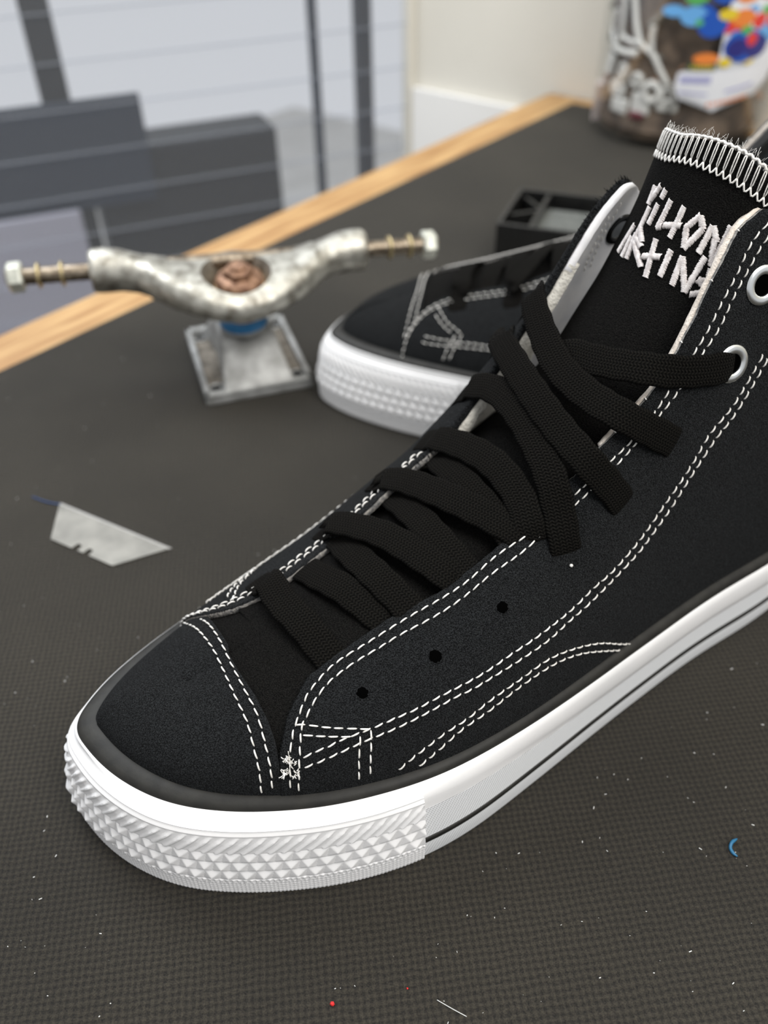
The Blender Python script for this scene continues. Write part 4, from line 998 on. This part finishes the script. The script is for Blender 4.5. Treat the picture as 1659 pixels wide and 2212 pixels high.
def jpatch(name, pts, r, mat, parent, label=None, n=16):
    """thin printed patch wrapped on the jar: polygon in (phi deg, z), filled by rows"""
    pts = [(p, 32+(z-38)*.66) for p, z in pts]
    zs = [p[1] for p in pts]; z0, z1 = min(zs), max(zs); V = []
    K = 14
    for i in range(K+1):
        z = z0+(z1-z0)*i/K; xs_ = []
        for a, b in zip(pts, pts[1:]+pts[:1]):
            if (a[1]-z)*(b[1]-z) <= 0 and a[1] != b[1]: xs_.append(a[0]+(b[0]-a[0])*(z-a[1])/(b[1]-a[1]))
        lo, hi = (min(xs_), max(xs_)) if xs_ else (pts[0][0], pts[0][0])
        for j in range(n+1): V.append(JP(R(lo+(hi-lo)*j/n), z, r))
    o = obj(name, np.array(V), grid_faces(K+1, n+1), mat, parent); 
    if label: o['label'] = label
    return o
M['labelwhite'] = simple('label_white', (.82, .83, .86), .35)
def colr(n, c): return simple(n, c, .35)
M['pblue'] = colr('print_blue', (.02, .10, .48)); M['pnavy'] = colr('print_navy', (.03, .03, .20)); M['pred'] = colr('print_red', (.75, .05, .04)); M['porange'] = colr('print_orange', (.85, .25, .05)); M['pyel'] = colr('print_yellow', (.80, .60, .04)); M['pgreen'] = colr('print_green', (.10, .45, .12)); M['plil'] = colr('print_violet', (.30, .30, .62)); M['psky'] = colr('print_sky', (.15, .42, .78)); M['pdark'] = colr('print_dark', (.05, .09, .05))
def ell(cx, cz, rx, rz, n=18): return [(cx+rx*math.cos(2*math.pi*k/n), cz+rz*math.sin(2*math.pi*k/n)) for k in range(n)]
lab = jpatch('label', [(-4, 58), (2, 48), (10, 42), (22, 38), (34, 40), (48, 47), (58, 58), (68, 75), (74, 100), (76, 230), (20, 230), (20, 92), (0, 92), (-4, 74)], JR+.35, M['labelwhite'], jar, 'white paper label with colourful print')
jpatch('print', [(0, 82), (19, 82), (19, 90), (3, 90)], JR+.6, M['pdark'], lab)
for k in range(7): jpatch('print', [(4+k*2, 83.5), (5.2+k*2, 83.5), (5.2+k*2, 87), (4+k*2, 87)], JR+.8, M['pyel'], lab, n=2)
for k in range(14): jpatch('print', [(-1+k*1.35, 68), (-.2+k*1.35, 68), (-.2+k*1.35, 76), (-1+k*1.35, 76)], JR+.6, M['plil'], lab, n=2)
jpatch('print', [(-1, 58), (17, 56), (17, 57.5), (-1, 59.5)], JR+.6, M['plil'], lab, n=4)
jpatch('print', [(28, 58), (48, 64), (48, 66), (28, 60)], JR+.6, M['plil'], lab, n=4)
for k in range(9): jpatch('print', [(18+k*3.1, 43.5+k*.75), (20+k*3.1, 44+k*.75), (20+k*3.1, 47.5+k*.75), (18+k*3.1, 47+k*.75)], JR+.6, M['porange'], lab, n=2)
for (cx, cz, rx, rz, m_) in [(35, 106, 14, 17, 'pblue'), (30, 104, 7, 10, 'pnavy'), (44, 104, 9, 12, 'pnavy'), (39, 112, 4, 7, 'pred'), (50, 116, 8, 12, 'psky'), (24, 90, 4, 5, 'pyel'), (12, 94, 8, 6, 'porange'), (40, 90, 4, 4, 'pyel'), (12, 128, 9, 13, 'pblue'), (0, 136, 8, 10, 'psky'), (6, 140, 6, 8, 'pblue'), (-12, 140, 7, 6, 'psky'), (24, 126, 7, 8, 'pred'), (30, 134, 8, 9, 'porange'), (20, 138, 6, 6, 'pyel'), (34, 122, 4, 5, 'pgreen'), (27, 118, 3.5, 4, 'psky'), (42, 130, 5, 8, 'pred'), (58, 132, 10, 14, 'pred'), (60, 134, 3, 9, 'labelwhite'), (10, 134, 3, 5, 'pyel'), (4, 130, 2.4, 3.5, 'pgreen'), (46, 140, 4, 5, 'pgreen'), (36, 142, 4, 4, 'psky'), (50, 165, 16, 16, 'pred'), (30, 160, 9, 12, 'porange'), (16, 158, 8, 10, 'pblue'), (52, 168, 6, 10, 'labelwhite'), (0, 156, 7, 9, 'pgreen')]:
    jpatch('print', ell(cx, cz, rx, rz), JR+.6+.01*rng.integers(0, 30), M[m_], lab, n=8)
# contents of the jar
M['junk1'] = noisy('brown_scraps', (0.05, 0.034, 0.025), (0.24, 0.17, 0.12), 60, 0.6); M['junk2'] = noisy('grey_scraps', (0.06, 0.058, 0.05), (0.26, 0.245, 0.21), 60, 0.5); M['junk3'] = simple('copper_scraps', (.42, .22, .13), .5); M['whiteplastic'] = simple('white_plastic', (.90, .88, .83), .45); M['pinkwhite'] = simple('pinkish_white_plastic', (.70, .60, .57), .5); M['maroon'] = simple('maroon_plastic', (.16, .02, .035), .5)
mb = MB()
for _ in range(520):
    r = 62*math.sqrt(random.random()); 
    if r < 30: r = 30+random.random()*30
    a = random.uniform(-math.pi, math.pi); z = random.uniform(6, 190); c = np.array(JP(a, z, r)); d = rng.normal(0, 1, 3); d /= np.linalg.norm(d); l = random.uniform(3, 9)
    p0, p1 = c-d*l, c+d*l
    ok = all(np.hypot(p[0], p[1]) < 65.5 and p[2] > 5 for p in (p0, p1))
    if ok: mb.tube([p0, p1], random.uniform(1.2, 4.2), 6, m=random.choice([0, 0, 0, 1, 1, 1, 2]))
mb.lathe([(.01, 4.5), (61, 5.5), (64.5, 12), (60, 30), (58, 190), (.01, 195)], 40)
tag(mb.build('assorted_scraps', [M['junk1'], M['junk2'], M['junk3']], None, False), 'brown and grey metal and plastic scraps heaped inside the clear jar', 'scraps', kind='stuff').location = (JC[0]*MM, JC[1]*MM, 0)
def JX(px, py, r=63.5):                                                 # where a photographed point sits on the cylinder of radius r
    d = cF+cR*(px-829.5)/CAM_F-cU*(py-1106)/CAM_F; A_ = d[0]**2+d[1]**2; B_ = -2*(d[:2]@JC); C_ = JC@JC-r*r; q = max(B_*B_-4*A_*C_, 0); t = (-B_-math.sqrt(q))/(2*A_)
    X_ = np.array([0, 0, CAM_H])+d*t; return X_-np.array([JC[0], JC[1], 0])
sp = MB()
for pts, r in (([(1445, 190), (1425, 150), (1410, 118), (1385, 95), (1375, 50), (1372, 0), (1368, -40)], 2.3), ([(1408, 115), (1408, 85), (1414, 55)], 2.3), ([(1385, 95), (1360, 88), (1345, 75), (1348, 45), (1352, 5), (1350, -30)], 2.0), ([(1345, 75), (1330, 92), (1325, 60), (1335, 20)], 1.8), ([(1328, 100), (1348, 112), (1378, 116)], 2.6)):
    sp.tube(spline([JX(*p) for p in pts], 24), r, 8)
o = tag(sp.build('plastic_sprue', M['whiteplastic'], None), 'white branching plastic sprue inside the jar', 'plastic sprue'); o.location = (JC[0]*MM, JC[1]*MM, 0)
k_ = 0
LABS = ['pale ring-shaped white plastic piece in the jar, beside the label', 'small white plastic ring at the foot of the sprue in the jar', 'white plastic ring upper left of the chain of rings in the jar', 'white plastic ring lower left of the chain of rings in the jar', 'white plastic ring in the middle of the chain of rings in the jar', 'white plastic ring right of the middle of the chain in the jar', 'white plastic ring nearest the big ring in the jar']
for (px, py, rr) in [(1408, 200, 8), (1442, 207, 6), (1325, 128, 4.6), (1320, 146, 4.6), (1348, 150, 4.8), (1343, 166, 4.4), (1376, 173, 5.2)]:
    c = JX(px, py, 61.5); nn = np.array([c[0], c[1], 0]); mb = MB(); mb.lathe([(rr*.45, 1.6), (rr*.5, 2.4), (rr, 2.4), (rr*1.12, 1), (rr*1.12, -2), (rr*.45, -2), (rr*.45, 1.6)], 24, c, frame(nn)); o = tag(mb.build('plastic_ring', M['whiteplastic']), LABS[k_], 'plastic part', 'white plastic rings in the jar'); k_ += 1
    o.location = (JC[0]*MM, JC[1]*MM, 0)
def block(px, py, w, hh, mat, label, r=58):
    c = JX(px, py, r); ang = math.atan2(c[1], c[0]); mb = MB(); mb.box((c[0]-4, c[1]-w/2, c[2]-hh/2), (c[0]+5, c[1]+w/2, c[2]+hh/2), rot=ang, c=(c[0], c[1])); o = bevel(mb.build('plastic_block', mat, None, False), 1.8, 3); o.location = (JC[0]*MM, JC[1]*MM, 0); return tag(o, label, 'plastic part')
block(1342, 190, 19, 10, M['whiteplastic'], 'white plastic block in the jar, above another block')
block(1345, 226, 19, 11, M['whiteplastic'], 'white plastic block in the jar, lower of two')
block(1388, 222, 16, 16, M['whiteplastic'], 'white plastic block in the jar under the big ring')
block(1442, 228, 16, 8, M['whiteplastic'], 'flat white plastic block in the jar beneath the sprue foot')
block(1296, 216, 15, 30, M['pinkwhite'], 'tall pinkish-white plastic piece at the left wall of the jar', 59)
block(1378, 248, 12, 6, M['maroon'], 'maroon plastic scrap low in the jar', 60)
# red ball beside the jar
mb = MB(); mb.lathe([(.01, 0)]+[(13*math.sin(a), 13-13*math.cos(a)) for a in np.linspace(.3, 2.7, 14)]+[(3, 25), (3, 28), (.01, 28)], 28)
o = tag(mb.build('red_bead', simple('red_plastic', (.42, .01, .03), .35)), 'dark red rounded plastic piece on the bench right of the jar', 'plastic part'); o.location = (.352, .772, 0.0)

# ================================================================== crumbs, threads
def ground(px, py, z=0.0):
    d = cF+cR*(px-829.5)/CAM_F-cU*(py-1106)/CAM_F; t = (z-CAM_H)/d[2]; return np.array([0, 0, CAM_H])+d*t
M['tealblue'] = simple('blue_plastic_shaving', (0.012, 0.12, 0.24), .4); M['redcrumb'] = simple('red_crumb', (.65, .02, .02), .6); M['lint'] = simple('white_lint', (.7, .7, .68), .9); M['bluethread'] = simple('dark_blue_thread', (.02, .05, .14), .8)
mb = MB(); P = spline([ground(1592, 1812, .5), ground(1581, 1820, .9), ground(1578, 1832, .6), ground(1584, 1843, .6), ground(1593, 1850, .4)], 20)
mb.tube(P, np.interp(np.linspace(0, 1, 20), [0, .2, .5, .8, 1], [.2, .5, .45, .5, .2]), 8); tag(mb.build('blue_shaving', M['tealblue']), 'small curled blue plastic shaving on the mat at the right', 'shaving')
mb = MB(); mb.tube(spline([ground(70, 1073, .2), ground(100, 1084, .4), ground(132, 1090, .3)], 14), .35, 6); tag(mb.build('loose_thread', M['bluethread']), 'thin dark blue thread by the corner of the knife blade', 'thread')
mb = MB(); mb.tube(spline([ground(944, 2160, .2), ground(975, 2178, .5), ground(1008, 2196, .2)], 14), .09, 5); tag(mb.build('loose_thread', M['lint']), 'fine white fibre on the mat at the bottom of the picture', 'thread')
for (px, py, r, l) in ((718, 2171, .62, 'red crumb on the mat below the shoe toe, the larger of two'), (880, 2136, .3, 'tiny red crumb on the mat, the smaller of two')):
    c = ground(px, py); mb = MB(); V = []; 
    for a in range(6):
        for b in range(4): t1 = math.pi*(b+.5)/4; t2 = 2*math.pi*a/6; V.append(c+np.array([0, 0, r*.8])+r*random.uniform(.7, 1.2)*np.array([math.sin(t1)*math.cos(t2), math.sin(t1)*math.sin(t2), .8*math.cos(t1)]))
    bm = bmesh.new(); [bm.verts.new(Vector(v)*MM) for v in V]; bmesh.ops.convex_hull(bm, input=bm.verts); me = bpy.data.meshes.new('red_crumb'); bm.to_mesh(me); bm.free(); me.materials.append(M['redcrumb']); o = bpy.data.objects.new('red_crumb', me); COL.objects.link(o); tag(o, l, 'crumb')
mb = MB()
for _ in range(420):
    px, py = random.uniform(-60, 1720), random.uniform(650, 2230); c = ground(px, py)
    r = random.choice([.07, .09, .11, .15, .2]); a = random.uniform(0, 6.28); d = np.array([math.cos(a), math.sin(a), .2])*r*random.uniform(.6, 2.2)
    loc = c-SO; s_, t_ = loc@SA, loc@SN
    if 0 < s_ < 300 and -62 < t_ < 56: continue
    if abs(c[0]-40) < 130 and abs(c[1]-360) < 60: continue
    mb.tube([c-d+np.array([0, 0, .12]), c+d+np.array([0, 0, .16])], r*.6, 5)
tag(mb.build('dust_specks', M['lint'], None, False), 'tiny white dust and lint specks scattered over the dark mat', 'dust', kind='stuff')

# ================================================================== plain boxes behind the louvred screen, giving its dark and pale shapes
upright('dark_upright', 22, 41, 60, 20, -760, 1500, M['navy'], label='dark upright shape behind the louvred screen, next to the wall', cat='post')
upright('blue_grey_strip', 84, 95, 60, 12, -760, 1500, M['bluegrey'], label='thin blue-grey upright strip behind the louvred screen', cat='pipe')
upright('charcoal_block', 134, 340, 60, 60, -760, -58, M['char'], lean=6, label='large charcoal block behind the louvred screen', cat='bin')
upright('blue_grey_block', 284, 460, 46, 5, -112, -4, M['bluegrey'], label='blue-grey block behind the screen, overlapping the left end of the charcoal block', cat='box')
upright('black_strip', 352, 380, 54, 5, -300, 260, M['char'], lean=-4, label='narrow black upright strip behind the left end of the screen', cat='board')
upright('lilac_block', 368, 500, 30, 6, -760, -104, M['lilac'], label='pale lilac block low behind the left end of the screen', cat='container')
